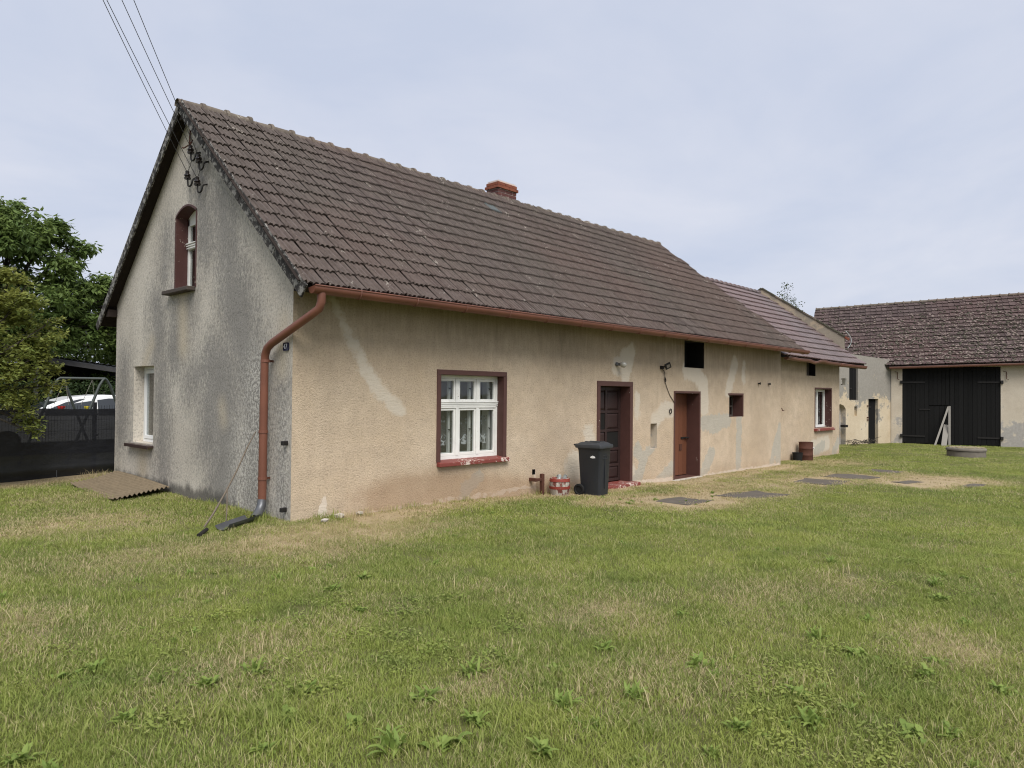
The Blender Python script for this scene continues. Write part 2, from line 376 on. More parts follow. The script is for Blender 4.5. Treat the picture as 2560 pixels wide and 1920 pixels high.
def leafmat(name, c0, c1, c2):
    b = NB(name); r = b.island; big = b.noise(.9, 3)
    c = b.mix(r, c0, c1); c = b.mix(b.math('MULTIPLY', b.ramp(big, (.45, 0), (.75, 1)), .7), c, c2)
    d = b.p; b.done(c, .55, spec=.25)
    tr = b.n('ShaderNodeBsdfTranslucent'); b.set(tr.inputs[0], b.mix(.5, c, c2))
    mxs = b.n('ShaderNodeMixShader'); mxs.inputs[0].default_value = .40
    b.t.links.new(d.outputs[0], mxs.inputs[1]); b.t.links.new(tr.outputs[0], mxs.inputs[2]); b.t.links.new(mxs.outputs[0], b.out.inputs[0])
    return b.mat
M['walnut'] = leafmat('walnut_leaves', (.075, .125, .036), (.150, .215, .062), (.24, .31, .085))
M['shrub'] = leafmat('shrub_leaves', (.145, .195, .050), (.265, .300, .080), (.38, .37, .10))
M['ivy'] = leafmat('ivy_leaves', (.026, .048, .018), (.048, .076, .025), (.06, .09, .03))
M['birch'] = leafmat('birch_leaves', (.06, .085, .035), (.10, .125, .055), (.12, .14, .06))
M['weed'] = leafmat('weed_leaves', (.185, .265, .060), (.30, .375, .092), (.25, .34, .08))
M['bark'] = wood('bark', (.05, .042, .034), (.11, .095, .08), (5, 5, 1.5), .95)
def grassmat():
    b = NB('grass_blades'); dry = b.attr('dry', 'INSTANCER'); rnd = b.attr('rnd', 'INSTANCER'); r = b.island
    g = b.mix(r, (.165, .235, .046), (.275, .335, .082)); g = b.mix(b.math('MULTIPLY', rnd, .6), g, (.33, .345, .10))
    s_ = b.mix(r, (.37, .30, .165), (.58, .485, .29))
    m = b.step(b.math('ADD', dry, b.math('MULTIPLY', b.math('SUBTRACT', r, .5), 1.1)), .35, .8)
    g = b.mix(b.math('MULTIPLY', b.ramp(b.noise(.55, 4, .6), (.40, 0), (.68, 1)), .75), g, (.36, .40, .095)); g = b.mix(b.math('MULTIPLY', b.ramp(b.noise(1.7, 3), (.50, 0), (.72, 1)), .5), g, (.14, .20, .055))
    c = b.mix(m, g, s_); d = b.p; b.done(c, .6, spec=.2)
    tr = b.n('ShaderNodeBsdfTranslucent'); b.set(tr.inputs[0], c)
    mxs = b.n('ShaderNodeMixShader'); mxs.inputs[0].default_value = .38
    b.t.links.new(d.outputs[0], mxs.inputs[1]); b.t.links.new(tr.outputs[0], mxs.inputs[2]); b.t.links.new(mxs.outputs[0], b.out.inputs[0])
    return b.mat
M['grass'] = grassmat()
def groundmat():
    b = NB('lawn_soil'); n1 = b.noise(1.3, 5, .6); n2 = b.noise(25, 5, .7)
    g = b.mix(n2, (.085, .090, .032), (.16, .155, .065))
    d = b.mix(n2, (.25, .19, .11), (.46, .37, .235))
    m = b.step(b.math('ADD', b.attr('dry'), b.math('MULTIPLY', b.math('SUBTRACT', n2, .5), .6)), .3, .8)
    return b.done(b.mix(m, g, d), .95, b.bump(n2, .7, .02), spec=.1)
M['soil'] = groundmat()

# ------------------------------------------------------------------ ground
GX = [-60, 0, 3.3, 6.5, 10, 15, 21, 30, 80]; GZ = [0, 0, -.05, -.17, -.25, -.27, -.32, -.39, -.40]
def H(x, y=0): return float(np.interp(x, GX, GZ))
def Hv(x, y): return np.interp(x, GX, GZ) + .014*np.sin(x*1.9+y*.7)*np.sin(y*1.6-x*.5)
SLABS = [  # centre x, y, half sizes, rotation
    ((7.95, -2.33), (.72, .36), -8), ((11.5, -2.3), (.55, .48), 6), ((13.1, -2.4), (.52, .48), -6), ((15.05, -2.5), (.42, .45), 4),
    ((12.95, -3.67), (.40, .17), -14), ((13.3, -4.82), (.38, .13), -10), ((6.1, -2.0), (.5, .32), 4)]
def fbm(x, y, sc, seed):
    out = np.zeros_like(x); amp = 1; tot = 0
    for o in range(4):
        ph = np.random.default_rng(seed+o).uniform(0, 6.28, 12); a = np.random.default_rng(seed+90+o).uniform(0, 6.28, 6)
        f = sc*2**o; s_ = 0
        for k in range(6): s_ = s_ + np.sin((x*math.cos(a[k])+y*math.sin(a[k]))*f*(.7+.1*k)+ph[k]+1.3*np.sin((x*math.sin(a[k])-y*math.cos(a[k]))*f*.6+ph[k+6]))
        out += amp*s_/6; tot += amp; amp *= .6
    return out/tot
PATCH = [(-.6, -1.1, 1.3, .75), (.8, -1.0, 1.0, .5), (-1.9, 1.6, 1.3, .5), (-2.3, -.9, .9, .45), (5.5, -1.75, 1.25, 1.15), (6.5, -2.1, 1.1, 1.1), (7.9, -1.6, 1.0, .9), (4.4, -1.4, .5, .6), (9.0, -.9, 1.2, .55),
         (8.3, -2.6, .8, .6), (11.6, -2.3, .95, .6), (13.2, -2.4, .9, .6), (15.1, -2.6, .7, .45), (13.0, -3.7, .8, .8), (14.2, -4.4, 1.3, 1.0), (12.4, -4.0, .8, .9), (11.5, -1.5, 1.2, .4), (10, -1.7, 1.5, .28), (12.4, -2.3, 1.4, .4), (14.2, -3.1, 1.5, .35), (9.3, -2.4, 1.0, .25), (16.6, -.7, 1.8, .55), (13.8, -1.0, 1.2, .45),
         (-1.2, -5.9, .55, .5), (-2.4, -3.9, .7, .35), (1.2, -5.6, .6, .4), (-.4, -4.9, .5, .4), (.6, -6.9, .5, .5), (-1.9, -5.2, .35, .45), (-3.5, -2.4, .8, .4), (2.2, -5.9, .5, .4), (-1.0, 4.0, .9, .3), (-1.4, 6.6, 1.0, .9), (-.3, 6.8, .8, .9), (-2.6, 6.4, .9, .7)]
def dryness(x, y):
    d = .14 + .38*fbm(x, y, 1.5, 3) + .42*fbm(x, y, 5.5, 11) + .25*fbm(x, y, 14, 15)
    for px, py, r, a in PATCH:
        q = np.hypot((x-px), (y-py)*1.15)/r + .25*fbm(x, y, 4, 21); d = d + a*np.clip(1.25-q, 0, 1)
    strip = (x > .6)*(x < 15.2)*np.clip(1-(np.abs(y+.25))/.62, 0, 1); d = d + .85*strip
    gs = (x < .5)*(y > 0)*np.clip(1-np.abs(x+.08)/.25, 0, 1); d = d + .3*gs
    return np.clip(d, 0, 1.3)
def ground():
    xs = np.concatenate([[-900, -300, -120, -60, -30, -15], np.arange(-9, 24, .22), [25, 27, 29, 32, 36, 45, 70, 140, 320, 900]])
    ys = np.concatenate([[-900, -300, -100, -45, -22, -14], np.arange(-10, 9, .22), [10, 12, 15, 20, 30, 60, 140, 320, 900]])
    X, Y = np.meshgrid(xs, ys, indexing='ij'); Z = Hv(X, Y); ny = len(ys)
    v = np.stack([X, Y, Z], -1).reshape(-1, 3)
    i, j = np.meshgrid(np.arange(len(xs)-1), np.arange(ny-1), indexing='ij'); k = (i*ny+j).ravel()
    me = bpy.data.meshes.new('ground'); me.from_pydata(v.tolist(), [], np.stack([k, k+ny, k+ny+1, k+1], -1).tolist())
    a = me.attributes.new('dry', 'FLOAT', 'POINT'); a.data.foreach_set('value', dryness(v[:, 0], v[:, 1]).astype(np.float32))
    me.polygons.foreach_set('use_smooth', [True]*len(me.polygons)); me.materials.append(M['soil'])
    o = bpy.data.objects.new('ground', me); place(o, Matrix()); o['kind'] = 'structure'
ground()

# ------------------------------------------------------------------ walls
def inpoly(x, y, P):
    c = np.zeros(np.shape(x), bool); n = len(P)
    for i in range(n):
        x0, y0 = P[i]; x1, y1 = P[i-1]
        if y0 == y1: continue
        c ^= ((y0 > y) != (y1 > y)) & (x < (x1-x0)*(y-y0)/(y1-y0)+x0)
    return c
def edge_dist(x, y, P):
    d = np.full(np.shape(x), 1e9)
    for i in range(len(P)):
        d = np.minimum(d, seg(x, y, P[i], P[i-1]))
    return d
def seg(x, y, a, b):
    dx, dy = b[0]-a[0], b[1]-a[1]; L = dx*dx+dy*dy or 1e-9
    t = np.clip(((x-a[0])*dx+(y-a[1])*dy)/L, 0, 1); return np.hypot(x-a[0]-t*dx, y-a[1]-t*dy)
def rect(x0, x1, z0, z1): return [(x0, z0), (x1, z0), (x1, z1), (x0, z1)]
def wall(name, outer, holes, to3d, nrm, mat, parent, step=.09, disp=.005, attrs=None, label=None):
    xs = [p[0] for p in outer]; zs = [p[1] for p in outer]
    gx, gz = np.meshgrid(np.arange(min(xs)+step/2, max(xs), step), np.arange(min(zs)+step/2, max(zs), step), indexing='ij')
    gx = gx.ravel() + rng.uniform(-.012, .012, gx.size); gz = gz.ravel() + rng.uniform(-.012, .012, gz.size)
    ok = inpoly(gx, gz, outer) & (edge_dist(gx, gz, outer) > step*.35)
    for h in holes: ok &= ~inpoly(gx, gz, h) & (edge_dist(gx, gz, h) > step*.35)
    vs_ = []; ed = []
    for L in [outer]+holes:
        pts = []
        for i in range(len(L)):
            a, b = L[i], L[(i+1) % len(L)]; n = max(1, int(math.dist(a, b)/(step*1.3)))
            pts += [(a[0]+(b[0]-a[0])*t/n, a[1]+(b[1]-a[1])*t/n) for t in range(n)]
        k = len(vs_); vs_ += pts; ed += [(k+i, k+(i+1) % len(pts)) for i in range(len(pts))]
    nb = len(vs_); vs_ += list(zip(gx[ok], gz[ok]))
    r = delaunay_2d_cdt([Vector(p) for p in vs_], ed, [], 0, 1e-5)
    P = np.array([tuple(p) for p in r[0]]); F = np.array([f for f in r[2] if len(f) == 3])
    c = P[F].mean(1); keep = inpoly(c[:, 0], c[:, 1], outer)
    for h in holes: keep &= ~inpoly(c[:, 0], c[:, 1], h)
    F = F[keep]
    n = Vector(nrm); V3 = np.array([tuple(to3d(*p)) for p in P])
    de = edge_dist(P[:, 0], P[:, 1], outer)
    for h in holes: de = np.minimum(de, edge_dist(P[:, 0], P[:, 1], h))
    a = disp*fbm(P[:, 0], P[:, 1], 2.2, 5)*np.clip(de/.2, 0, 1); V3 = V3 + a[:, None]*np.array(n)
    # orientation
    f0 = F[0]; nn = np.cross(V3[f0[1]]-V3[f0[0]], V3[f0[2]]-V3[f0[0]])
    if nn @ np.array(n) < 0: F = F[:, ::-1]
    me = bpy.data.meshes.new(name); me.from_pydata(V3.tolist(), [], F.tolist()); me.materials.append(mat)
    me.polygons.foreach_set('use_smooth', [True]*len(F))
    for k, fn in (attrs or {}).items():
        at = me.attributes.new(k, 'FLOAT', 'POINT'); at.data.foreach_set('value', np.clip(fn(P[:, 0], P[:, 1]), 0, 1).astype(np.float32))
    me.update(); o = bpy.data.objects.new(name, me); place(o, Matrix(), parent)
    if label: o['label'] = label
    return o
def shapes(L, soft=.22):      # L: list of (points, radius)
    def f(x, z):
        d = np.full(x.shape, -9.)
        for pts, r in L:
            if len(pts) == 1: q = np.hypot(x-pts[0][0], z-pts[0][1])
            else: q = np.min([seg(x, z, pts[i], pts[i+1]) for i in range(len(pts)-1)], 0)
            d = np.maximum(d, r-q)
        return .5 + d/soft
    return f
def reveal(name, hole, to3d, inward, depth, mat, parent):
    m = MB(); n = len(hole); iv = Vector(inward)*depth
    a = [Vector(to3d(*p)) for p in hole]; b = [p+iv for p in a]
    m.add(a+b, [(i, (i+1) % n, n+(i+1) % n, n+i) for i in range(n)])
    return m.build(name, mat, parent, recalc=False)

house = thing('farmhouse', (7.4, 3, -.2), 'long old farmhouse with stained tan plaster, grey gable end and brown tiled roof', 'house')
F3 = lambda x, z: (x, 0, z)
G3 = lambda y, z: (0, y, z)
RZ0, RS, RY0, RYR = 2.885, .876, -.50, 3.06           # deck plane: z = RZ0 + RS*(y-RY0)
def deck(y): return RZ0+RS*(y-RY0)
RIDGE_Z = deck(RYR)
h_win = rect(2.44, 3.79, .58, 1.89); h_door = rect(6.45, 7.46, -.13, 1.78); h_d2 = rect(9.22, 10.30, -.22, 1.66)
h_loft = rect(9.62, 10.52, 2.24, 2.84); h_sw = rect(11.80, 12.52, 1.10, 1.63); h_niche = rect(8.24, 8.49, .50, 1.02); h_hole = rect(4.52, 4.60, .24, .33)
front_outer = [(0, -.6), (14.9, -.6), (14.9, deck(0)-.06), (0, deck(0)-.06)]
rep = shapes([([(.50, 2.95), (.62, 2.71), (.80, 2.40)], .045), ([(.80, 2.40), (.98, 2.12), (1.08, 1.92)], .072), ([(1.08, 1.92), (1.35, 1.62), (1.68, 1.36)], .10), ([(7.0, 2.15), (7.5, 2.5), (7.3, 2.0)], .16), ([(6.1, .9), (6.3, .4)], .16), ([(7.72, 1.6), (7.75, 1.2)], .09),
              ([(8.4, 1.05), (8.8, 1.3), (9.1, 1.3)], .17), ([(9.75, 2.2), (10.2, 2.1), (10.5, 1.85), (10.55, 1.35)], .22), ([(11.75, 1.75), (11.95, 2.1), (12.1, 2.45)], .17), ([(5.7, .3), (6.2, 0)], .3), ([(12.6, 2.4), (12.6, 2.0)], .10), ([(7.55, .1), (7.7, -.2)], .12)])
cem = shapes([([(2.93, -.05), (3.0, .15)], .13), ([(3.12, .22), (3.25, .32)], .10), ([(7.75, .5), (8.0, .3), (7.7, -.2)], .14), ([(8.0, .35), (8.35, .55)], .10), ([(8.5, -.3), (9.1, .05)], .14), ([(10.5, .98), (11.2, 1.0), (11.75, 1.02)], .17), ([(10.9, .8), (11.3, .85)], .1), ([(12.35, 1.05), (12.3, -.35)], .145),
              ([(10.4, -.3), (10.9, .25)], .17), ([(14.85, .75), (14.5, .2), (14.2, -.4)], .14), ([(14.8, .5), (14.75, -.3)], .2)])
bare = shapes([([(.75, -.06), (.55, -.02)], .06), ([(.42, .0), (.47, .22)], .05), ([(.9, -.05), (1.5, -.04), (2.6, .0), (3.6, .0), (4.4, .06), (4.6, .02)], .036), ([(4.6, .0), (4.56, .3)], .035), ([(7.6, -.17), (9.1, -.21)], .055), ([(10.4, -.24), (14.8, -.25)], .045)], .12)
damp = lambda x, z: np.clip(1.15-(z-np.interp(x, GX, GZ)-.05-.25*np.exp(-((x-2.2)/1.8)**2))/.33, 0, 1)*np.clip((x-.3)/1.2, .15, 1)*np.where(x < 6.3, 1, .45)
shade_grime = lambda x, z: .55*np.clip((z-2.1)/1.0, 0, 1)**1.2 + .42*np.clip((z-1.0)/1.5, 0, 1)*np.clip(.65+.9*fbm(x, z*.6, 1.5, 33)+.25*np.clip((x-3.6)/3, 0, 1), 0, 1.2)  # shade under the eave plus grime in one mask, stronger towards the top
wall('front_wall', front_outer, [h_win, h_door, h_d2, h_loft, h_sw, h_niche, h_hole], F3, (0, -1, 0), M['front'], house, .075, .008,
     dict(repair=rep, cement=cem, bare=bare, damp=damp, eave_shade_grime=shade_grime), 'tan roughcast front wall with grey and pale repair patches')
# gable
gw = 6.17
def arch(y0, y1, zs, zt, z0, n=8):
    pts = [(y0, z0), (y1, z0), (y1, zs)]
    for i in range(1, n): 
        t = i/n; pts.append((y1+(y0-y1)*t, zs+(zt-zs)*(1-(2*t-1)**2)))
    return pts+[(y0, zs)]
h_lw = rect(4.39, 5.28, .72, 2.03); h_uw = arch(2.84, 3.57, 4.35, 4.47, 3.19)
gz0 = deck(0)-.06
g_outer = [(0, -.6), (gw, -.6), (gw, gz0), (RYR+.02, RIDGE_Z-.06), (0, gz0)]
soot = shapes([([(1.9, 1.9), (1.75, .3)], .5), ([(2.2, 2.1), (2.3, .9)], .35), ([(2.0, 2.1), (3.0, 1.7)], .25), ([(1.0, 1.8), (.9, .2)], .45), ([(2.0, 4.3), (1.6, 3.0)], .38), ([(3.9, 4.2), (4.0, 3.5)], .18), ([(2.7, 4.9), (2.5, 3.8)], .30), ([(5.75, 2.1), (5.85, .8)], .22), ([(4.1, 2.0), (4.0, .4)], .28), ([(1.6, 3.0), (1.2, 2.0)], .5), ([(3.2, 2.9), (3.6, 2.2)], .35), ([(4.3, 3.0), (4.2, 2.3)], .3), ([(.25, 1.6), (.2, .1)], .2)], 1.0)
clean = shapes([([(4.8, .65), (4.85, 0)], .22), ([(3.3, 3.1), (3.25, 2.3)], .20), ([(4.8, 2.05), (4.5, 2.4)], .12), ([(.2, 2.5), (.25, 1.9)], .14), ([(1.9, 1.4), (1.85, 1.2)], .12)], .5)
lime = shapes([([(.9, 1.8), (.7, .2)], .35), ([(.15, 1.3), (.15, .1)], .15), ([(1.2, 1.0), (1.3, .2)], .3)], .6)
bsoot = lambda y, z: np.clip(1-(z-.02)/.28, 0, 1)*np.clip((y-.9)/1.0, 0, 1)
wall('gable_wall', g_outer, [h_lw, h_uw], G3, (-1, 0, 0), M['gable'], house, .075, .012, dict(soot=soot, clean=clean, lime=lime, base_soot=bsoot), 'soot-stained grey gable wall')
wall('end_wall', [(0, -.6), (gw, -.6), (gw, gz0), (RYR, RIDGE_Z-.06), (0, gz0)], [], lambda y, z: (14.9-1.7*max(0, min(1, y/3.06)), y, z), (1, 0, 0), M['gable'], house, .4)
wall('back_wall', [(0, -.6), (13.1, -.6), (13.1, gz0), (0, gz0)], [], lambda x, z: (x, gw, z), (0, 1, 0), M['gable'], house, .6)
MB().bx(.05, 13.0, .60, .64, -.5, 3.0).build('inner_wall', M['interior'], house)      # room partition behind the front openings
MB().bx(.05, 13.0, .66, 6.1, 2.98, 3.02).build('attic_floor', M['interior'], house)

# trims and openings of the front
def trim_rect(name, x0, x1, z0, z1, wd, y0, y1, mat, parent, sides='LRT', bevel=.004):
    m = MB()
    if 'L' in sides: m.bx(x0-wd, x0, y0, y1, z0, z1)
    if 'R' in sides: m.bx(x1, x1+wd, y0, y1, z0, z1)
    if 'T' in sides: m.bx(x0-wd, x1+wd, y0, y1, z1+.0005, z1+wd)
    return m.build(name, mat, parent, bevel=bevel)
# --- big white window
win = MB()
wx0, wx1, wz0, wz1, wy = 2.44, 3.79, .60, 1.89, .13
fr = .045
win.bx(wx0, wx0+fr, wy, wy+.06, wz0, wz1); win.bx(wx1-fr, wx1, wy, wy+.06, wz0, wz1); win.bx(wx0+fr, wx1-fr, wy, wy+.06, wz0, wz0+.05); win.bx(wx0+fr, wx1-fr, wy, wy+.06, wz1-.05, wz1)
win.bx(wx0+fr, wx1-fr, wy-.012, wy+.06, 1.385, 1.475)
for k, zc in enumerate((1.478, 1.455, 1.425)): win.bx(wx0+.005, wx1-.005, wy-.03+.006*k, wy-.0125, zc-.008, zc+.008)
cols = [(wx0+fr, 2.865), (2.925, 3.305), (3.365, wx1-fr)]
win.bx(2.865, 2.925, wy-.008, wy+.06, wz0+.05, 1.385); win.bx(3.305, 3.365, wy-.008, wy+.06, wz0+.05, 1.385)
win.bx(2.865, 2.925, wy-.008, wy+.06, 1.475, wz1-.05); win.bx(3.305, 3.365, wy-.008, wy+.06, 1.475, wz1-.05)
W1 = win.build('window', M['white'], house, bevel=.004, label='white six-pane wooden window with lace curtain')
for (a, b) in cols:
    for (c, d) in ((wz0+.052, 1.383), (1.477, wz1-.052)):
        s_ = MB(); q = .036; y0, y1 = wy+.004, wy+.05
        s_.bx(a+.003, a+q, y0, y1, c, d).bx(b-q, b-.003, y0, y1, c, d).bx(a+q, b-q, y0, y1, c, c+q+.006).bx(a+q, b-q, y0, y1, d-q, d)
        s_.build('sash', M['white'], W1, bevel=.004)
        MB().bx(a+q-.004, b-q+.004, wy+.026, wy+.030, c+q, d-q+.004).build('pane', M['glass'], W1)
        # inner casement behind (box window)
        i = MB(); i.bx(a+.01, a+.05, wy+.11, wy+.15, c, d).bx(b-.05, b-.01, wy+.11, wy+.15, c, d).bx(a+.05, b-.05, wy+.11, wy+.15, c, c+.045).bx(a+.05, b-.05, wy+.11, wy+.15, d-.045, d)
        i.build('inner_sash', M['white'], W1)
        MB().tube([(b-.035, wy+.105, (c+d)/2+.02), (b-.035, wy+.085, (c+d)/2+.03), (b-.075, wy+.085, (c+d)/2+.035)], .006, 6).build('window_catch', M['iron'], W1)
cu = MB(); P = []
for i in range(61):
    x = wx0+.03+(wx1-wx0-.06)*i/60; y = wy+.19+.012*math.sin(x*42); zb = .845-.045*abs(math.sin((x-2.44)*math.pi/.225))
    P.append([(x, y, zb+(1.40-zb)*t/6) for t in range(7)])
cu.grid(P).build('curtain', M['lace'], W1, smooth=True, recalc=False)
reveal('window_reveal', h_win, F3, (0, 1, 0), .14, M['brown'], house)
reveal('window_lining', rect(2.442, 3.788, .59, 1.888), lambda x, z: (x, .142, z), (0, 1, 0), .34, M['white'], house)
trim_rect('window_surround', 2.44, 3.79, .585, 1.89, .075, -.016, .005, M['brown'], house)
sl = MB(); sl.add([(2.375, -.075, .515), (3.895, -.075, .515), (3.895, -.075, .575), (2.375, -.075, .575), (2.375, .13, .53), (3.895, .13, .53), (3.895, .13, .605), (2.375, .13, .605)],
                  [(0,1,2,3), (3,2,6,7), (4,7,6,5), (0,4,5,1), (0,3,7,4), (1,5,6,2)])
sl.build('window_sill', M['sill_red'], house, bevel=.008)
# --- front door
reveal('door_reveal', h_door, F3, (0, 1, 0), .30, M['brown'], house)
trim_rect('door_surround', 6.45, 7.46, -.13, 1.78, .095, -.018, .005, M['brown'], house)
dl = MB(); dy = .235; dl.bx(6.451, 7.459, dy, dy+.05, -.1, 1.779)
dw = [(6.53, 6.93), (6.985, 7.385)]; rows = [(1.30, 1.70), (.93, 1.25), (.56, .88), (.24, .51), (-.05, .19)]
D1 = dl.build('door', M['door_dark'], house, label='dark brown panelled front door with two glazed panels')
fm = MB()
xs_ = [6.453, 6.53, 6.93, 6.985, 7.385, 7.457]
fm.bx(xs_[0], xs_[1], dy-.022, dy-.001, -.1, 1.775).bx(xs_[2], xs_[3], dy-.022, dy-.001, -.1, 1.775).bx(xs_[4], xs_[5], dy-.022, dy-.001, -.1, 1.775)
zr = [-.1, -.05, .19, .24, .51, .56, .88, .93, 1.25, 1.30, 1.70, 1.775]
for a, b in zip(zr[0::2], zr[1::2]):
    for c, d in dw: fm.bx(c, d, dy-.0215, dy-.001, a, b)
fm.build('door_frame', M['door_dark'], D1, bevel=.004)
for r_, (c, d) in enumerate(rows):
    for k, (a, b) in enumerate(dw):
        if (r_, k) in ((1, 0), (2, 1)): MB().bx(a+.002, b-.002, dy-.008, dy-.002, c+.002, d-.002).build('door_pane', M['dark'], D1)
        else:
            p = MB(); i_ = .045; p.add([(a+.01, dy-.002, c+.01), (b-.01, dy-.002, c+.01), (b-.01, dy-.002, d-.01), (a+.01, dy-.002, d-.01), (a+i_, dy-.02, c+i_), (b-i_, dy-.02, c+i_), (b-i_, dy-.02, d-i_), (a+i_, dy-.02, d-i_)],
                       [(0,1,5,4), (1,2,6,5), (2,3,7,6), (3,0,4,7), (4,5,6,7)]); p.build('door_panel', M['door_dark'], D1)
MB().tube([(6.50, dy-.03, .78), (6.50, dy-.07, .78), (6.60, dy-.07, .775)], .011, 8).build('door_handle', M['iron'], D1)
MB().bx(6.36, 7.58, -.20, .23, -.32, -.115).build('door_step', M['sill_red'], house, bevel=.015)
# --- board door
reveal('shed_door_reveal', h_d2, F3, (0, 1, 0), .36, M['brown'], house)
t2 = trim_rect('shed_door_surround', 9.22, 10.30, -.22, 1.66, .05, -.014, .005, M['brown'], house)
sd_ = MB(); sd_.bx(9.225, 10.295, .335, .36, -.21, 1.655); SD = sd_.build('shed_door', M['dark'], house, label='reddish brown board door in a deep dark reveal')
for k in range(6):
    a = 9.228+k*.178; MB().bx(a+.003, a+.174, .312, .334, -.205, 1.65).build('plank', M['door_orange'], SD, bevel=.004)
MB().bx(10.02, 10.24, .290, .311, .62, .66).build('bolt', M['iron'], SD)
MB().tube([(10.16, .30, .64), (10.16, .265, .64), (10.29, .265, .64)], .014, 8).build('bolt', M['iron'], SD)
MB().bx(9.95, 10.06, .296, .311, .36, .50).build('lock_plate', M['rust'], SD)
MB().bx(9.12, 10.40, -.06, .34, -.40, -.225).build('shed_door_threshold', M['plaster_bit'], house, bevel=.02)
# --- loft hatch, small window, niche
reveal('loft_reveal', h_loft, F3, (0, 1, 0), .45, M['dark'], house); MB().bx(9.60, 10.54, .45, .47, 2.22, 2.86).build('loft_back', M['dark'], house)
reveal('small_window_reveal', h_sw, F3, (0, 1, 0), .34, M['brown'], house)
trim_rect('small_window_surround', 11.80, 12.52, 1.10, 1.63, .05, -.012, .005, M['brown'], house, 'RT')
sw = MB(); y0 = .25
sw.bx(11.80, 11.84, y0, y0+.04, 1.10, 1.63).bx(12.48, 12.52, y0, y0+.04, 1.10, 1.63).bx(11.84, 12.48, y0, y0+.04, 1.10, 1.14).bx(11.84, 12.48, y0, y0+.04, 1.59, 1.63).bx(12.14, 12.18, y0, y0+.04, 1.14, 1.59).bx(11.84, 12.14, y0, y0+.04, 1.34, 1.37).bx(12.18, 12.48, y0, y0+.04, 1.34, 1.37)
SW = sw.build('small_window', M['sillwood'], house)
MB().bx(11.845, 12.475, y0+.018, y0+.022, 1.145, 1.585).build('pane', M['glass'], SW)
MB().bx(11.80, 12.52, y0+.1, y0+.11, 1.10, 1.63).build('window_backing', M['interior'], SW)
reveal('niche_reveal', h_niche, F3, (0, 1, 0), .16, M['barn_wall'], house); MB().bx(8.23, 8.50, .16, .18, .49, 1.03).build('niche_back', M['barn_wall'], house)
MB().tube([(8.262, .02, .86), (8.262, .12, .86), (8.30, .12, .80)], .012, 6).build('niche_hook', M['iron'], house)
reveal('pipe_hole', h_hole, F3, (0, 1, 0), .3, M['dark'], house)
# --- gable windows
reveal('gable_window_reveal', h_lw, G3, (1, 0, 0), .30, M['gable'], house)
lw = MB(); x0, x1 = .17, .23; a, b, c, d = 4.39, 5.28, .72, 2.03
lw.bx(x0, x1, a, a+.055, c, d).bx(x0, x1, b-.055, b, c, d).bx(x0, x1, a+.055, b-.055, c, c+.055).bx(x0, x1, a+.055, b-.055, d-.055, d)
LW = lw.build('gable_window', M['pvc'], house, bevel=.005, label='white plastic ground floor window in gable')
l2 = MB(); a2, b2, c2, d2 = a+.06, b-.06, c+.06, d-.06; q = .06
l2.bx(x0-.012, x1-.01, a2, a2+q, c2, d2).bx(x0-.012, x1-.01, b2-q, b2, c2, d2).bx(x0-.012, x1-.01, a2+q, b2-q, c2, c2+q).bx(x0-.012, x1-.01, a2+q, b2-q, d2-q, d2)
l2.build('sash', M['pvc'], LW, bevel=.005); MB().bx(x0+.01, x0+.014, a2+q-.003, b2-q+.003, c2+q, d2-q).build('pane', M['glass'], LW)
MB().bx(.42, .44, 4.3, 5.4, .6, 2.1).build('roller_blind', M['interior'], LW)
sl = MB(); sl.bx(-.10, .17, 4.36, 5.40, .668, .698).bx(-.105, -.09, 4.355, 5.405, .645, .70); sl.build('gable_sill', M['sillbrown'], house, bevel=.004)
reveal('attic_window_reveal', h_uw, G3, (1, 0, 0), .30, M['brown_worn'], house)
uw = MB(); x0, x1 = .18, .235; a, b, c, d = 2.84, 3.57, 3.20, 4.46
uw.bx(x0, x1, a, a+.06, c, d-.1).bx(x0, x1, b-.06, b, c, d-.1).bx(x0, x1, a+.06, b-.06, c, c+.06).bx(x0, x1, a, b, d-.22, d)
uw.bx(x0-.02, x1, a+.06, b-.06, 3.86, 3.96)
for k in range(3): uw.bx(x0-.045+.008*k, x0-.021, a+.02, b-.02, 3.94-.035*k, 3.958-.035*k)
UW = uw.build('attic_window', M['white'], house, bevel=.004, label='white attic window under a brown arch')
MB().bx(x0+.02, x0+.024, a+.05, b-.05, c+.05, 3.87).build('pane', M['glass'], UW); MB().bx(x0+.02, x0+.024, a+.05, b-.05, 3.95, d-.2).build('pane', M['glass'], UW)
MB().bx(.40, .42, 2.7, 3.7, 3.0, 4.6).build('attic_curtain', M['interior'], UW)
tm = MB(); ah = h_uw[2:]
for i in range(len(ah)-1):
    p, q_ = Vector((0, *ah[i])), Vector((0, *ah[i+1])); cen = Vector((0, 3.205, 3.9))
    op = p+(p-cen).normalized()*.03; oq = q_+(q_-cen).normalized()*.03
    tm.add([(-.012, p.y, p.z), (-.012, q_.y, q_.z), (-.012, oq.y, oq.z), (-.012, op.y, op.z), (.004, p.y, p.z), (.004, q_.y, q_.z), (.004, oq.y, oq.z), (.004, op.y, op.z)], [(0,1,2,3), (3,2,6,7), (0,4,5,1)])
tm.bx(-.012, .004, 2.815, 2.839, 3.19, 4.35).bx(-.012, .004, 3.571, 3.60, 3.19, 4.35)
tm.build('attic_window_surround', M['brown_worn'], house)
MB().bx(-.13, .18, 2.84, 3.80, 3.13, 3.195).build('attic_sill', M['sillwood'], house, bevel=.012)

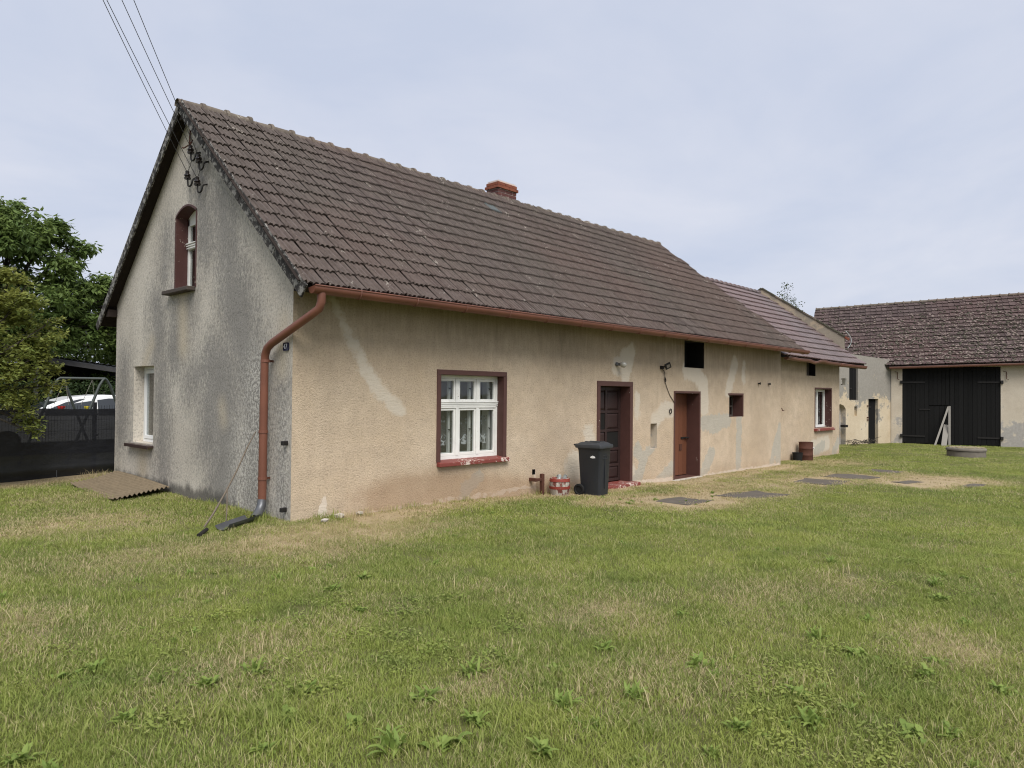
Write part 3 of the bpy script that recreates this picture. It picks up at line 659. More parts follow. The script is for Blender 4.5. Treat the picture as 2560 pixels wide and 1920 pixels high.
# ------------------------------------------------------------------ roofs
def tile_mesh(name, wd, ln, prof, th, lift, mat):
    # local: x across, y up the slope, z normal; butt edge at y=0
    n = len(prof); m = MB(); top0 = [(x*wd, 0, z+lift) for x, z in prof]; top1 = [(x*wd, ln, z+.002) for x, z in prof]
    bot0 = [(x*wd, .002, max(z+lift-th, -.03)) for x, z in prof]; bot1 = [(x*wd, ln, z+.002-th) for x, z in prof]
    m.add(top0+top1+bot0, [(i, i+1, n+i+1, n+i) for i in range(n-1)]+[(2*n+i, 2*n+i+1, i+1, i) for i in range(n-1)]+[(2*n, 0, n), (n-1, 3*n-1, 2*n-1)])
    me = m.mesh(name, mat); smooth_angle(me, 24); return me
def prof_pan(h1=.030, h2=.026):
    P = []
    for x, z in ((-.02, .55), (.05, 1.0), (.12, .55), (.155, .0), (.24, .50), (.36, .38), (.415, .0), (.50, .50), (.62, .38), (.675, .0), (.77, .50), (.90, .38), (.965, .0)):
        P.append((x, z*(h1 if x < .14 else h2)))
    return P
def frame(o, ex, es):
    ex = Vector(ex).normalized(); es = Vector(es).normalized(); n = ex.cross(es).normalized()
    m = Matrix((ex, es, n)).transposed().to_4x4(); m.translation = Vector(o); return m
def tile_roof(root, F, me, wd, expo, nrows, lim, jit, special=None, name='roof_tile', rowsag=None, maxn=300):
    L = []
    for r_ in range(nrows):
        xa, xb = lim(r_); n = int(math.floor((xb-xa)/wd+.35)); 
        for k in range(n):
            x = xa+k*wd
            rz = random.gauss(0, jit); T = F @ Matrix.Translation((x+random.gauss(0, .0025), r_*expo+random.gauss(0, .004)+(rowsag(x, r_) if rowsag else 0), .004+abs(random.gauss(0, .003)))) @ Matrix.Rotation(rz, 4, 'Z') @ Matrix.Rotation(random.gauss(0, .006), 4, 'Y')
            L.append(((T.translation-CAM).length, r_, k, x, T))
    L.sort(key=lambda t: t[0]); rest = []
    cnt = 0
    for d, r_, k, x, T in L:
        if special and special(x, r_): continue
        if cnt < maxn: inst(name, me, T, root); cnt += 1
        else: rest.append(T)
    if rest:
        v = np.empty(len(me.vertices)*3); me.vertices.foreach_get('co', v); v = np.c_[v.reshape(-1, 3), np.ones(len(me.vertices))]
        fs = [list(p.vertices) for p in me.polygons]; V = []; Fs = []
        for i, T in enumerate(rest):
            V.append((v @ np.array(T).T)[:, :3]); Fs += [[a+i*len(v) for a in f] for f in fs]
        me2 = bpy.data.meshes.new('roof_tiles'); me2.from_pydata(np.concatenate(V).tolist(), [], Fs); me2.materials.append(me.materials[0]); smooth_angle(me2, 50)
        o = bpy.data.objects.new('roof_tiles', me2); place(o, Matrix(), root); o['kind'] = 'stuff'
es_main = Vector((0, 1, RS)).normalized(); SL = (RYR-RY0)*math.sqrt(1+RS*RS)
def xr(y): return 15.18-1.70*(y-RY0)/(RYR-RY0)
rd = MB(); t_ = .05; nrm = Vector((1, 0, 0)).cross(es_main)
p = [Vector((-.16, RY0+.03, deck(RY0+.03))), Vector((xr(RY0)-.03, RY0+.03, deck(RY0+.03))), Vector((xr(RYR)-.03, RYR, RIDGE_Z)), Vector((-.16, RYR, RIDGE_Z))]
rd.add(p+[q_-Vector((0, 0, t_)) for q_ in p], [(0,1,2,3), (7,6,5,4), (0,4,5,1), (1,5,6,2), (3,7,4,0)])
BY = 6.58
p = [Vector((-.16, BY, 2.85)), Vector((xr(RYR)-1.0, BY, 2.85)), Vector((xr(RYR)-.03, RYR, RIDGE_Z)), Vector((-.16, RYR, RIDGE_Z))]
rd.add(p+[q_-Vector((0, 0, t_)) for q_ in p], [(0,1,2,3), (7,6,5,4), (0,4,5,1), (1,5,6,2), (3,7,4,0)])
ROOF = rd.build('roof', M['eavewood'], house)
tm_main = tile_mesh('roof_tile', .30, .36, prof_pan(.050, .066), .022, .032, M['tile'])
FM = frame((0, RY0-.03, deck(RY0-.03)+.004), (1, 0, 0), es_main)
expo = (SL-.02)/15
gl_row = 12
tile_roof(ROOF, FM, tm_main, .30, expo, 15, lambda r_: (-.19, xr(RY0+(RYR-RY0)*(r_+.0)/15)), .007, special=lambda x, r_: r_ == gl_row and 5.7 <= x < 6.0, rowsag=lambda x, r_: .010*math.sin(x*.8+r_*.5))
inst('glass_tile', tile_mesh('glass_tile', .30, .36, prof_pan(.050, .066), .022, .032, M['skylight']), FM @ Matrix.Translation((5.81, gl_row*expo, .006)), ROOF)
# rear slope: one covering of tiles the camera cannot see
bk = Vector((0, -(BY-RYR), RIDGE_Z-2.85)).normalized()
FB = frame((13.2, BY+.03, 2.85+.0), (-1, 0, 0), bk)
tile_roof(ROOF, FB, tm_main, .30, .33, 14, lambda r_: (0, 13.35), .004, maxn=0)
def ridge_mesh(name, ln, r0, mat):
    m = MB(); P = []
    for y, r in ((0, r0*1.34), (.05, r0*1.30), (.056, r0*1.02), (ln+.03, r0*.94)):
        P.append([(r*math.sin(a)*1.05, y, r*math.cos(a)-.35*r0) for a in np.linspace(-1.75, 1.75, 11)])
    m.grid(P); k = [P[0][i] for i in range(11)]; m.add(k+[(0, 0, -.35*r0)], [(i+1, i, 11) for i in range(10)])
    me = m.mesh(name, mat); smooth_angle(me, 50); return me
rm = ridge_mesh('ridge_tile', .38, .085, M['ridge'])
x = -.20; k = 0
while x < 13.32:
    T = Matrix.Translation((x+.38, RYR, RIDGE_Z+.012+random.gauss(0, .005)-.035*math.sin((x+.2)/13.5*math.pi))) @ Matrix.Rotation(math.pi/2+random.gauss(0, .008), 4, 'Z') @ Matrix.Rotation(random.gauss(0, .01), 4, 'X')
    inst('ridge_tile', rm, T, ROOF); x += .38
# barge boards and eave timber at the gable
b1 = MB(); bx_ = -.185
def bp(y): return deck(y)+.02
segs = [(-.56, .10), (.11, 1.05), (1.06, 2.15), (2.16, RYR-.01)]
for a, b in segs: MB().beam((bx_, a, bp(a)-.065), (bx_, b, bp(b)-.065), .028, .185, Vector((0, -RS, 1))).build('barge_board', M['barge'], house, bevel=.006)
zb = lambda y: RIDGE_Z-(y-RYR)*(RIDGE_Z-2.85)/(BY-RYR)+.02
for a, b in ((RYR+.01, 4.3), (4.31, 5.5), (5.51, 6.62)): MB().beam((bx_, a, zb(a)-.065), (bx_, b, zb(b)-.065), .028, .15, (0, .9, 1)).build('barge_board', M['barge'], house, bevel=.006)
for k in range(4):
    MB().beam((-.215, -.5+.88*k, bp(-.5+.88*k)+.012), (-.215, -.5+.88*k+.86, bp(-.5+.88*k+.86)+.012), .05, .012, Vector((0, -RS, 1))).build('verge_strip', M['eavewood'], house)
MB().bx(-.16, .2, RYR-.06, RYR+.06, RIDGE_Z-.26, RIDGE_Z-.06).build('ridge_purlin', M['eavewood'], house)
for y in (6.2,): MB().bx(-.15, .0, y-.06, y+.06, 2.95, 3.08).build('eave_purlin', M['eavewood'], house)
so_ = MB(); so_.bx(.002, 14.9, RY0+.05, -.002, 2.865, 2.89); so_.build('eave_soffit', M['eavewood'], house)
# chimney
cx0, cx1, cy0, cy1 = 6.86, 7.46, 3.14, 3.50
ch = MB(); ch.bx(cx0+.012, cx1-.012, cy0+.012, cy1-.012, 5.6, 6.44); CH = ch.build('chimney', M['mortar'], house, label='dark red brick chimney with orange corbelled top')
def bricks(z0, h, out, mat, off):
    a0, a1, b0, b1 = cx0-out, cx1+out, cy0-out, cy1+out; g = .010
    for (p0, p1, ax) in (((a0, b0), (a1, b0), 'f'), ((a0, b1), (a1, b1), 'b'), ((a0, b0), (a0, b1), 'l'), ((a1, b0), (a1, b1), 'r')):
        L = math.dist(p0, p1); g = .017; cuts = [0]; t = .12 if off else .24
        while t < L-.05: cuts.append(t); t += .24 if L > .5 else .20
        cuts.append(L)
        for s0, s1 in zip(cuts, cuts[1:]):
            e_ = random.uniform(-.002, .002)
            if ax in 'fb':
                y = p0[1]; yy = (y+e_, y+.10) if ax == 'f' else (y-.10, y+e_)
                s0_ = s0+g/2 if s0 else .0; s1_ = s1-g/2 if s1 < L else L
                MB().bx(a0+s0_, a0+s1_, yy[0], yy[1], z0+g/2, z0+h-g/2).build('brick', mat, CH)
            else:
                if s1-s0 < .03: continue
                x = p0[0]; xx = (x+e_, x+.10) if ax == 'l' else (x-.10, x+e_)
                MB().bx(xx[0]+(.0015 if ax == 'l' else 0), xx[1], b0+max(s0, .002)+g/2, b0+min(s1, L-.002)-g/2, z0+g/2, z0+h-g/2).build('brick', mat, CH)
for k in range(5): bricks(5.86+.078*k, .078, 0, M['brick'], k % 2)
bricks(6.25, .078, .035, M['brick_red'], 1); bricks(6.328, .078, .010, M['brick_red'], 0)
MB().bx(cx0+.10, cx1-.10, cy0+.10, cy1-.10, 6.40, 6.415).build('flue_cap', M['dark'], CH)
# gutter and downspout
def gutter(name, pts, r, mat, parent, dents=None, ends=True):
    P = []; Q = []
    n = max(2, int((Vector(pts[1])-Vector(pts[0])).length/.12))
    a, b = Vector(pts[0]), Vector(pts[1]); d = (b-a).normalized(); o = Vector((d.y, -d.x, 0))
    for i in range(n+1):
        c = a.lerp(b, i/n); t = (b-a).length*i/n; dz = dents(t) if dents else 0
        P.append([c+o*(r*math.cos(th))+Vector((0, 0, -r*math.sin(th)+(dz if th < 1.2 else dz*.4))) for th in np.linspace(-.25, math.pi, 11)])
        Q.append([p+o*(-.004 if k < 5 else .004)+Vector((0, 0, .004)) for k, p in enumerate(P[-1])])
    m = MB(); m.grid(P); m.grid([row[::-1] for row in Q])
    lip = [row[0] for row in P]
    m.tube(lip, .011, 6)
    if ends:
        for e_ in (0, -1): 
            row = P[e_]; m.add(row, [tuple(range(len(row)))])
    return m.build(name, mat, parent, smooth=True, recalc=False)
gy = RY0-.085
G = gutter('gutter', ((-.10, gy, 2.845), (15.26, gy, 2.845)), .075, M['copper'], house)
for k in range(17):
    x = .55+k*.9; m = MB(); m.tube([(x, gy-.079, 2.865)]+[(x, gy-.078*math.cos(t), 2.843-.079*math.sin(t)) for t in np.linspace(.15, 3.0, 8)], .009, 5); m.build('gutter_bracket', M['copper_dull'], G)
px = -.085
dp = [(.03, gy, 2.79), (.02, gy+.01, 2.70), (.0, -.50, 2.62), (-.06, -.36, 2.52), (-.11, -.12, 2.40), (-.12, .18, 2.24), (-.12, .36, 2.13), (-.118, .455, 2.05), (-.115, .49, 1.95)]
MB().tube([(.03, gy, 2.79), (.03, gy, 2.68), (.018, gy+.03, 2.60), (-.03, -.46, 2.53), (-.115, .30, 2.22), (-.125, .40, 2.16), (-.122, .455, 2.08), (-.12, .47, 1.98), (-.115, .485, 1.6)], [.054, .052, .05, .05, .05, .05, .05, .05, .05], 16, False).build('downpipe', M['copper'], house, smooth=True, label='reddish brown downpipe bent round the house corner')
DP2 = MB().tube([(-.115, .483, 1.62), (-.105, .51, 1.08)], .0515, 16, False).build('downpipe', M['copper'], house, smooth=True)
DP3 = MB().tube([(-.105, .508, 1.10), (-.095, .535, .22)], .053, 16, False).build('downpipe', M['copper'], house, smooth=True)
for z, y in ((2.0, .468), (.50, .527), (1.10, .509)):
    MB().lathe((-.112 if z > 1.5 else -.098 if z < 1 else -.105, y, z), [(.053, -.018), (.060, -.018), (.060, .018), (.053, .018)], 16).build('pipe_clamp', M['copper'], house)
    if z != 1.10: MB().bx(-.06, .01, y-.012, y+.012, z-.014, z+.014).build('pipe_bracket', M['rust'], house)
MB().tube([(-.095, .535, .23), (-.11, .525, .15), (-.17, .48, .075), (-.26, .41, .02)], [.056, .057, .058, .058], 14, False).build('downpipe_shoe', M['zinc'], house, smooth=True, label='grey zinc shoe at foot of downpipe')
# house number
plate = MB(); yc, zc, hw, hh = .14, 2.175, .062, .052
ring = []
for cy_, cz_, a0 in ((hw-.02, hh-.02, 0), (-hw+.02, hh-.02, 90), (-hw+.02, -hh+.02, 180), (hw-.02, -hh+.02, 270)):
    for t in range(5): a = math.radians(a0+t*22.5); ring.append((yc+cy_+.02*math.cos(a), zc+cz_+.02*math.sin(a)))
n = len(ring); plate.add([(-.020, y, z) for y, z in ring]+[(-.004, y, z) for y, z in ring], [tuple(range(n))]+[(i, n+i, n+(i+1) % n, (i+1) % n) for i in range(n)])
PL = plate.build('house_number_plate', M['navy'], house, label='navy enamel plate with white number 47')
fc = bpy.data.curves.new('number', 'FONT'); fc.body = '47'; fc.size = .088; fc.align_x = 'CENTER'; fc.align_y = 'CENTER'; fc.extrude = .001
fo = bpy.data.objects.new('number', fc); me = bpy.data.meshes.new_from_object(fo); bpy.data.objects.remove(fo)
me.materials.clear(); me.materials.append(M['enamel_white'])
Tn = Matrix.Translation((-.0225, yc, zc)) @ Matrix(((0, 0, -1, 0), (-1, 0, 0, 0), (0, 1, 0, 0), (0, 0, 0, 1))) @ Matrix.Diagonal((1.05, 1.05, 1, 1))
inst('digits', me, Tn, PL)
for y, z in ((.10, .97), (.11, .14)): 
    MB().box((-.035, y, z), (.09, .05, .055), Matrix.Rotation(.2, 3, 'Z')).build('hinge_stub', M['iron'], house, bevel=.008)
# insulators with hooks
INS = [(3.03, 5.27), (2.74, 5.07), (3.13, 4.90), (2.78, 4.74)]
INSP = []
for y, z in INS:
    m = MB(); xh = -.075; y -= .13
    m.tube([(.01, y-.165, z-.06), (-.055, y-.166, z-.085), (-.073, y-.165, z-.115)]+[(xh, y-.085-.08*math.cos(t), z-.13-.055*math.sin(t)) for t in np.linspace(.2, math.pi, 8)]+[(xh, y-.005, z-.10), (xh, y, z-.02)], .013, 8)
    Ip = m.build('insulator_hook', M['iron'], house, smooth=True)
    MB().lathe((xh, y, z-.06), [(.02, 0), (.045, .0), (.05, .02), (.03, .04), (.045, .05), (.045, .07), (.026, .09), (.032, .115), (.02, .13), (.0, .135)], 14, (-.0, .12, 1)).build('insulator', M['porcelain'], Ip, smooth=True)
    INSP.append(Vector((xh, y+.008, z+.035)))
MB().tube([(-.02, 3.05, 5.74), (-.03, 3.05, 5.50), (-.04, 3.03, 5.40)], .012, 6).tube([(-.03, 2.95, 5.44), (-.07, 2.93, 5.36), (-.10, 3.10, 5.33), (-.10, 3.14, 5.35)], .011, 6).build('wall_bracket', M['rust'], house, smooth=True)
for i, (a, b) in enumerate(((0, 2), (1, 3))):
    p0, p1 = INSP[a], INSP[b]; MB().tube([p0, (p0+p1)/2+Vector((-.0, -.09, -.03)), p1], .004, 5).build('jumper_wire', M['iron'], house)
BRX = 4.60
# wall fittings on the front
lp = MB(); lp.lathe((6.98, -.002, 2.21), [(.040, 0), (.042, .02), (.032, .035), (.028, .07), (.035, .085)], 16, (0.25, -1, -.05)); LP = lp.build('wall_lamp', M['zinc'], house, smooth=True, label='old globe lamp above the front door')
MB().lathe((7.0, -.083, 2.207), [(.0, -.0), (.032, .004), (.052, .028), (.061, .058), (.057, .09), (.035, .118), (0, .128)], 18, (.35, -1, -.10)).build('lamp_globe', M['globe'], LP, smooth=True)
fl = MB(); fl.box((8.63, -.035, 2.20), (.06, .07, .07)); fl.tube([(8.63, -.06, 2.205), (8.67, -.10, 2.225)], .014, 8); FL = fl.build('floodlight', M['iron'], house, label='small black floodlight with cable')
nf = Vector((-.42, -.85, -.30)).normalized(); uf = nf.cross(Vector((0, 0, 1))).normalized(); vf = uf.cross(nf); R_ = Matrix((uf, -nf, vf)).transposed() @ Matrix.Rotation(.5, 3, 'Y'); hc = Vector((8.70, -.13, 2.235))
q = MB(); q.box(hc, (.135, .035, .125), R_); q.build('lamp_head', M['iron'], FL, bevel=.006)
q = MB(); q.box(hc+R_ @ Vector((0, -.0195, 0)), (.075, .004, .065), R_); q.build('lamp_glass', M['concrete'], FL)
MB().tube([(8.65, -.03, 2.17), (8.74, -.03, 2.10), (8.78, -.016, 1.98), (8.77, -.014, 1.92), (8.86, -.013, 1.78), (8.98, -.012, 1.62), (9.10, -.012, 1.52), (9.19, -.012, 1.44)], .0065, 6).tube([(8.755, -.03, 1.99), (8.79, -.03, 1.93), (8.77, -.03, 1.90)], .014, 6).build('lamp_cable', M['iron'], house, smooth=True)
m = MB(); m.tube([(9.01+.045*math.cos(t), -.02, 1.27+.05*math.sin(t)) for t in np.linspace(0, 2*math.pi, 17)], .010, 6, False); m.build('tether_ring', M['iron'], house, smooth=True)
for x in (13.46, 14.08): MB().bx(x-.04, x+.04, -.05, .003, 1.93, 1.96).bx(x-.035, x-.01, -.07, -.048, 1.915, 1.975).build('wall_bolt', M['iron'], house)
MB().bx(BRX, BRX+.06, -.16, -.10, -.14, .26).bx(BRX-.14, BRX, -.152, -.108, .145, .19).bx(BRX-.16, BRX-.10, -.15, .01, .14, .195).build('pipe_bracket', M['rust'], house, bevel=.004, label='rusty square bracket at the wall foot')
MB().tube([(14.93, -.015, 1.30), (14.95, -.03, 1.22), (15.03, -.04, 1.23)], .012, 6).build('pipe_stub', M['rust'], house)

# ------------------------------------------------------------------ annex
AN = thing('annex_house', (17.8, 2.5, -.3), 'smaller tan annex with glazed purple-brown tiles and a parapet gable behind the farmhouse', 'house')
AY = .40; A3 = lambda x, z: (x, AY, z)
AS, AE, AZ, AR = .80, -.02, 2.74, 3.30
def adk(y): return AZ+AS*(y-AE)
h_aw = rect(18.56, 19.98, .62, 1.86); h_av = rect(17.83, 18.58, 2.27, 2.72)
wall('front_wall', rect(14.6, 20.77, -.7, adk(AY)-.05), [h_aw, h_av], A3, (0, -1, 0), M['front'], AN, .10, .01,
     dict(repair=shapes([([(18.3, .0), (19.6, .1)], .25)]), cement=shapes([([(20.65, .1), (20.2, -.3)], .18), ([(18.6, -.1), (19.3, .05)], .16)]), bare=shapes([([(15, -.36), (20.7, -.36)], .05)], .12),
          damp=lambda x, z: np.clip(1-(z+.3)/.4, 0, 1)*.6, eave_shade_grime=lambda x, z: .7*np.clip((z-1.7)/1.0, 0, 1)))
wall('end_wall', [(.4, -.7), (6, -.7), (6, adk(.4)), (3.3, adk(3.3)), (.4, adk(.4)-.05)], [], lambda y, z: (20.77+(y-.4)*.1, y, z), (1, 0, 0), M['front'], AN, .5)
MB().bx(14.7, 20.7, 1.0, 1.04, -.6, 2.9).build('inner_wall', M['interior'], AN)
reveal('window_reveal', h_aw, A3, (0, 1, 0), .40, M['brown_worn'], AN)
trim_rect('window_surround', 18.56, 19.98, .62, 1.86, .05, AY-.012, AY+.004, M['brown'], AN)
aw = MB(); y0 = AY+.2
aw.bx(18.56, 18.66, y0, y0+.06, .62, 1.86).bx(19.88, 19.98, y0, y0+.06, .62, 1.86).bx(18.66, 19.88, y0, y0+.06, .62, .70).bx(18.66, 19.88, y0, y0+.06, 1.78, 1.86).bx(19.22, 19.32, y0-.01, y0+.06, .70, 1.78).bx(18.69, 18.78, y0-.02, y0-.001, .70, 1.78)
AW = aw.build('window', M['white'], AN, bevel=.006); MB().bx(18.66, 19.88, y0+.03, y0+.034, .70, 1.78).build('pane', M['glass'], AW)
cu = MB(); cu.grid([[(18.7+i*.03, y0+.12+.012*math.sin(i*1.3), .72), (18.7+i*.03, y0+.12+.012*math.sin(i*1.3), 1.8)] for i in range(40)]); cu.build('curtain', M['lace'], AW, recalc=False)
MB().bx(18.46, 20.12, AY-.09, AY+.2, .52, .605).build('window_sill', M['sill_red'], AN, bevel=.008)
reveal('vent_reveal', h_av, A3, (0, 1, 0), .25, M['dark'], AN); MB().bx(17.8, 18.6, AY+.2, AY+.22, 2.25, 2.74).build('vent_board', M['sillwood'], AN)
ar = MB(); axr = lambda y: 22.12-1.0*(y-AE)/(AR-AE)
p = [Vector((13.2, AE+.02, adk(AE+.02))), Vector((axr(AE)-.03, AE+.02, adk(AE+.02))), Vector((axr(AR)-.03, AR, adk(AR))), Vector((13.0, AR, adk(AR)))]
p[0].x = 14.92; p[3].x = 13.6
ar.add(p+[q_-Vector((0, 0, .05)) for q_ in p], [(0,1,2,3), (7,6,5,4), (0,4,5,1), (1,5,6,2), (3,7,4,0)])
p = [Vector((14.9, 6.4, 2.9)), Vector((21, 6.4, 2.9)), Vector((axr(AR)-.03, AR, adk(AR))), Vector((13.6, AR, adk(AR)))]
ar.add(p+[q_-Vector((0, 0, .05)) for q_ in p], [(0,1,2,3), (7,6,5,4), (0,4,5,1), (1,5,6,2)])
AROOF = ar.build('roof', M['eavewood'], AN)
ga = [(-.02, .4), (.08, .9), (.18, 1), (.32, .55), (.45, .02), (.55, .02), (.68, .55), (.80, .85), (.90, .5), (.99, .1)]
tm_an = tile_mesh('roof_tile', .205, .375, [(x, z*.028) for x, z in ga], .034, .048, M['glazed'])
es_an = Vector((0, 1, AS)).normalized(); FA = frame((0, AE-.02, adk(AE-.02)+.004), (1, 0, 0), es_an); aex = ((AR-AE)*math.sqrt(1+AS*AS)-.01)/13
def alim(r_):
    y = AE+(AR-AE)*r_/13
    return (max(xr(min(y+.55, RYR))-.55, 14.95 if r_ < 3 else 0) if r_ else 14.95, axr(y))
tile_roof(AROOF, FA, tm_an, .205, aex, 13, alim, .006, rowsag=lambda x, r_: .02*math.sin(x*.9+r_*.25))
x = 13.6; rm2 = ridge_mesh('ridge_tile', .33, .075, M['glazed'])
while x < 20.7:
    inst('ridge_tile', rm2, Matrix.Translation((x+.33, AR, adk(AR)+.06)) @ Matrix.Rotation(math.pi/2+random.gauss(0, .02), 4, 'Z') @ Matrix.Rotation(random.gauss(0, .03), 4, 'X'), AROOF); x += .33
gutter('gutter', ((14.97, AE-.10, 2.70), (20.2, AE-.10, 2.66)), .07, M['copper_dull'], AN, dents=lambda t: -.05*math.exp(-((t-2.0)/.28)**2)-.02*math.exp(-((t-.9)/.5)**2)+.03*math.exp(-((t-2.7)/.3)**2))
gutter('gutter', ((19.2, AE-.10, 2.655), (21.75, AE-.10, 2.655)), .078, M['copper'], AN)
# parapet
def pxz(y): return Vector((axr(y)+.02, y, 0))
def ptop(y): return 3.66+(y-.5)*.695
pw = MB(); ya, yb = .62, 3.30
A0, A1 = pxz(ya), pxz(yb); dv = Vector((.26, .07, 0))
v = [A0+Vector((0, 0, 3.0)), A1+Vector((0, 0, 3.0)), A1+Vector((0, 0, ptop(yb))), A0+Vector((0, 0, ptop(ya)))]
pw.add(v+[q_+dv for q_ in v], [(0,1,2,3), (7,6,5,4), (0,3,7,4), (3,2,6,7), (1,5,6,2), (0,4,5,1)])
B1 = Vector((20.6, 6.2, 0)); v = [A1+Vector((0, 0, 3.0)), B1+Vector((0, 0, 3.0)), B1+Vector((0, 0, 3.6)), A1+Vector((0, 0, ptop(yb)))]
pw.add(v+[q_+dv for q_ in v], [(0,1,2,3), (7,6,5,4), (3,2,6,7), (1,5,6,2)])
PW = pw.build('parapet_wall', M['parapet'], AN)
n = 12
for k in range(n):
    y0_, y1_ = ya-.02+(yb-ya+.02)*k/n, ya-.02+(yb-ya+.02)*(k+1)/n-.006
    a = pxz(y0_)+dv*.5+Vector((0, 0, ptop(y0_)+.03+random.uniform(-.006, .006))); b = pxz(y1_)+dv*.5+Vector((0, 0, ptop(y1_)+.03+random.uniform(-.006, .006)))
    MB().beam(a, b, .34, .06).build('coping_brick', M['dark_moss'] if random.random() < .55 else M['ridge'], PW, bevel=.01)
a = A1+dv*.5+Vector((0, 0, ptop(yb)+.03)); b = B1+dv*.5+Vector((0, 0, 3.63)); MB().beam(a, b, .34, .06).build('coping', M['dark_moss'], PW)
MB().beam(pxz(.48)+dv*.5+Vector((0, 0, ptop(.48)+.01)), pxz(.62)+dv*.5+Vector((0, 0, ptop(.62)+.01)), .3, .07).build('coping_brick', M['brick_red'], PW, label='orange brick at lower end of coping')
m = MB(); fe = pxz(.60)+dv; m.tube([fe+Vector((.11*math.sin(t*1.25), -.16*math.sin(t*1.25), 3.98-.62*t/2.2)) for t in np.linspace(0, 2.2, 9)], .028, 6, sx=.4); m.build('flashing_strip', M['flash'], PW, smooth=True)
MB().tube([(20.80, .36, 2.22), (20.83, .28, 2.25), (20.83, .27, 2.05), (20.80, .36, 2.03)], .018, 6).build('wall_lantern', M['iron'], AN)
MB().box((20.86, .27, 2.14), (.12, .10, .22)).build('wall_lantern', M['globe'], AN)

# ------------------------------------------------------------------ stable wing
ST = thing('stable_wing', (26.6, 2.07, -.35), 'low stable wing with grey damp-stained plaster, black shutter and black plank door', 'stable')
sdv = Vector((math.cos(math.radians(-15)), math.sin(math.radians(-15)), 0)); sn = Vector((sdv.y, -sdv.x, 0))      # outward
SP = Vector((26.6, 2.07, 0)); T3 = lambda s_, z: SP+sdv*s_+Vector((0, 0, z))
if sn.y > 0: sn = -sn
h_sh = rect(.22, .83, 1.5, 2.93); h_dr = rect(1.59, 2.32, -.42, 1.55); h_n1 = rect(.58, .78, .83, 1.23)
h_ar = [(-.75, -.4), (-.02, -.4), (-.02, 1.12), (-.15, 1.26), (-.385, 1.33), (-.62, 1.26), (-.75, 1.12)]
wall('front_wall', [(-5, -.8), (3.36, -.8), (3.36, 3.28), (1.5, 3.36), (.4, 3.42), (-5, 3.5)], [h_sh, h_dr, h_n1, h_ar], T3, sn, M['stable_wall'], ST, .13, .02)
bk_ = MB(); q = [T3(-5, 3.5), T3(3.36, 3.28)]; ofs = -sn*3.0
bk_.add([T3(-5, 3.5), T3(.4, 3.42), T3(3.36, 3.28), T3(3.36, 3.28)+ofs, T3(-5, 3.5)+ofs, T3(-5, -.8)+ofs, T3(3.36, -.8)+ofs, T3(3.36, -.8), T3(-5, -.8)], [(0,1,2,3,4), (4,3,6,5), (2,7,6,3), (0,4,5,8)])
bk_.build('roof', M['dark_moss'], ST)
for nm, hh, dpth, mt in (('shutter_reveal', h_sh, .12, 'stable_wall'), ('door_reveal', h_dr, .18, 'stable_wall'), ('niche_reveal', h_n1, .12, 'stable_wall'), ('arch_reveal', h_ar, .22, 'barn_wall')): reveal(nm, hh, T3, -sn, dpth, M[mt], ST)
def panel(name, P, off, mat, parent):
    m = MB(); a = [Vector(T3(*p))-sn*off for p in P]; m.add(a, [tuple(range(len(a)))]); return m.build(name, mat, parent)
SHB = panel('shutter', h_sh, .118, M['black_wood'], ST); DRB = panel('door', h_dr, .178, M['black_wood'], ST); panel('niche_back', h_n1, .118, M['stable_wall'], ST); panel('niche_back', h_ar, .218, M['barn_wall'], ST)
def planks(root, s0, s1, z0, z1, n, off, mat, th=.022, O=SP, dv_=sdv, nn=sn, jag=.0):
    wd = (s1-s0)/n; R3 = Matrix((dv_, -nn, Vector((0, 0, 1)))).transposed()
    for k in range(n):
        a = s0+k*wd; zz0 = z0+random.uniform(0, jag); c = O+dv_*(a+wd/2)-nn*(off-random.uniform(0, .006))+Vector((0, 0, (zz0+z1)/2))
        MB().box(c, (wd-.008, th, z1-zz0), R3).build('plank', mat, root, bevel=.003)
planks(SHB, .225, .825, 1.505, 2.925, 5, .09, M['black_wood']); planks(DRB, 1.595, 2.315, -.40, 1.545, 6, .15, M['black_wood'])
R3s = Matrix((sdv, -sn, Vector((0, 0, 1)))).transposed()
MB().box(T3(.33, 1.98)-sn*.06, (.3, .03, .05), R3s).build('strap_hinge', M['iron'], SHB)
MB().box(T3(1.78, 1.2)-sn*.12, (.35, .03, .05), R3s).build('strap_hinge', M['iron'], DRB)
for z in (1.25, .75, .65): MB().box(T3(1.50, z)+sn*.02, (.06, .06, .05), R3s).build('hinge_pin', M['rust'], ST)
MB().box(T3(-.20, .42)+sn*.05, (.22, .2, .1), R3s).build('trough_spout', M['iron'], ST)

m = MB()
for k in range(46):
    a = T3(random.uniform(-.6, 1.1), -.36)+sn*random.uniform(.25, .7)+Vector((0, 0, random.uniform(0, .18))); d = sdv*random.uniform(-.5, .7)+sn*random.uniform(-.25, .3)+Vector((0, 0, random.uniform(-.05, .16)))
    m.tube([a, a+d*.5+Vector((0, 0, .05)), a+d], [.012, .010, .005], 5)
tag(m.build('twig_pile', M['bark'], None), 'low pile of dark twigs on the grass below the arched niche', 'twigs')
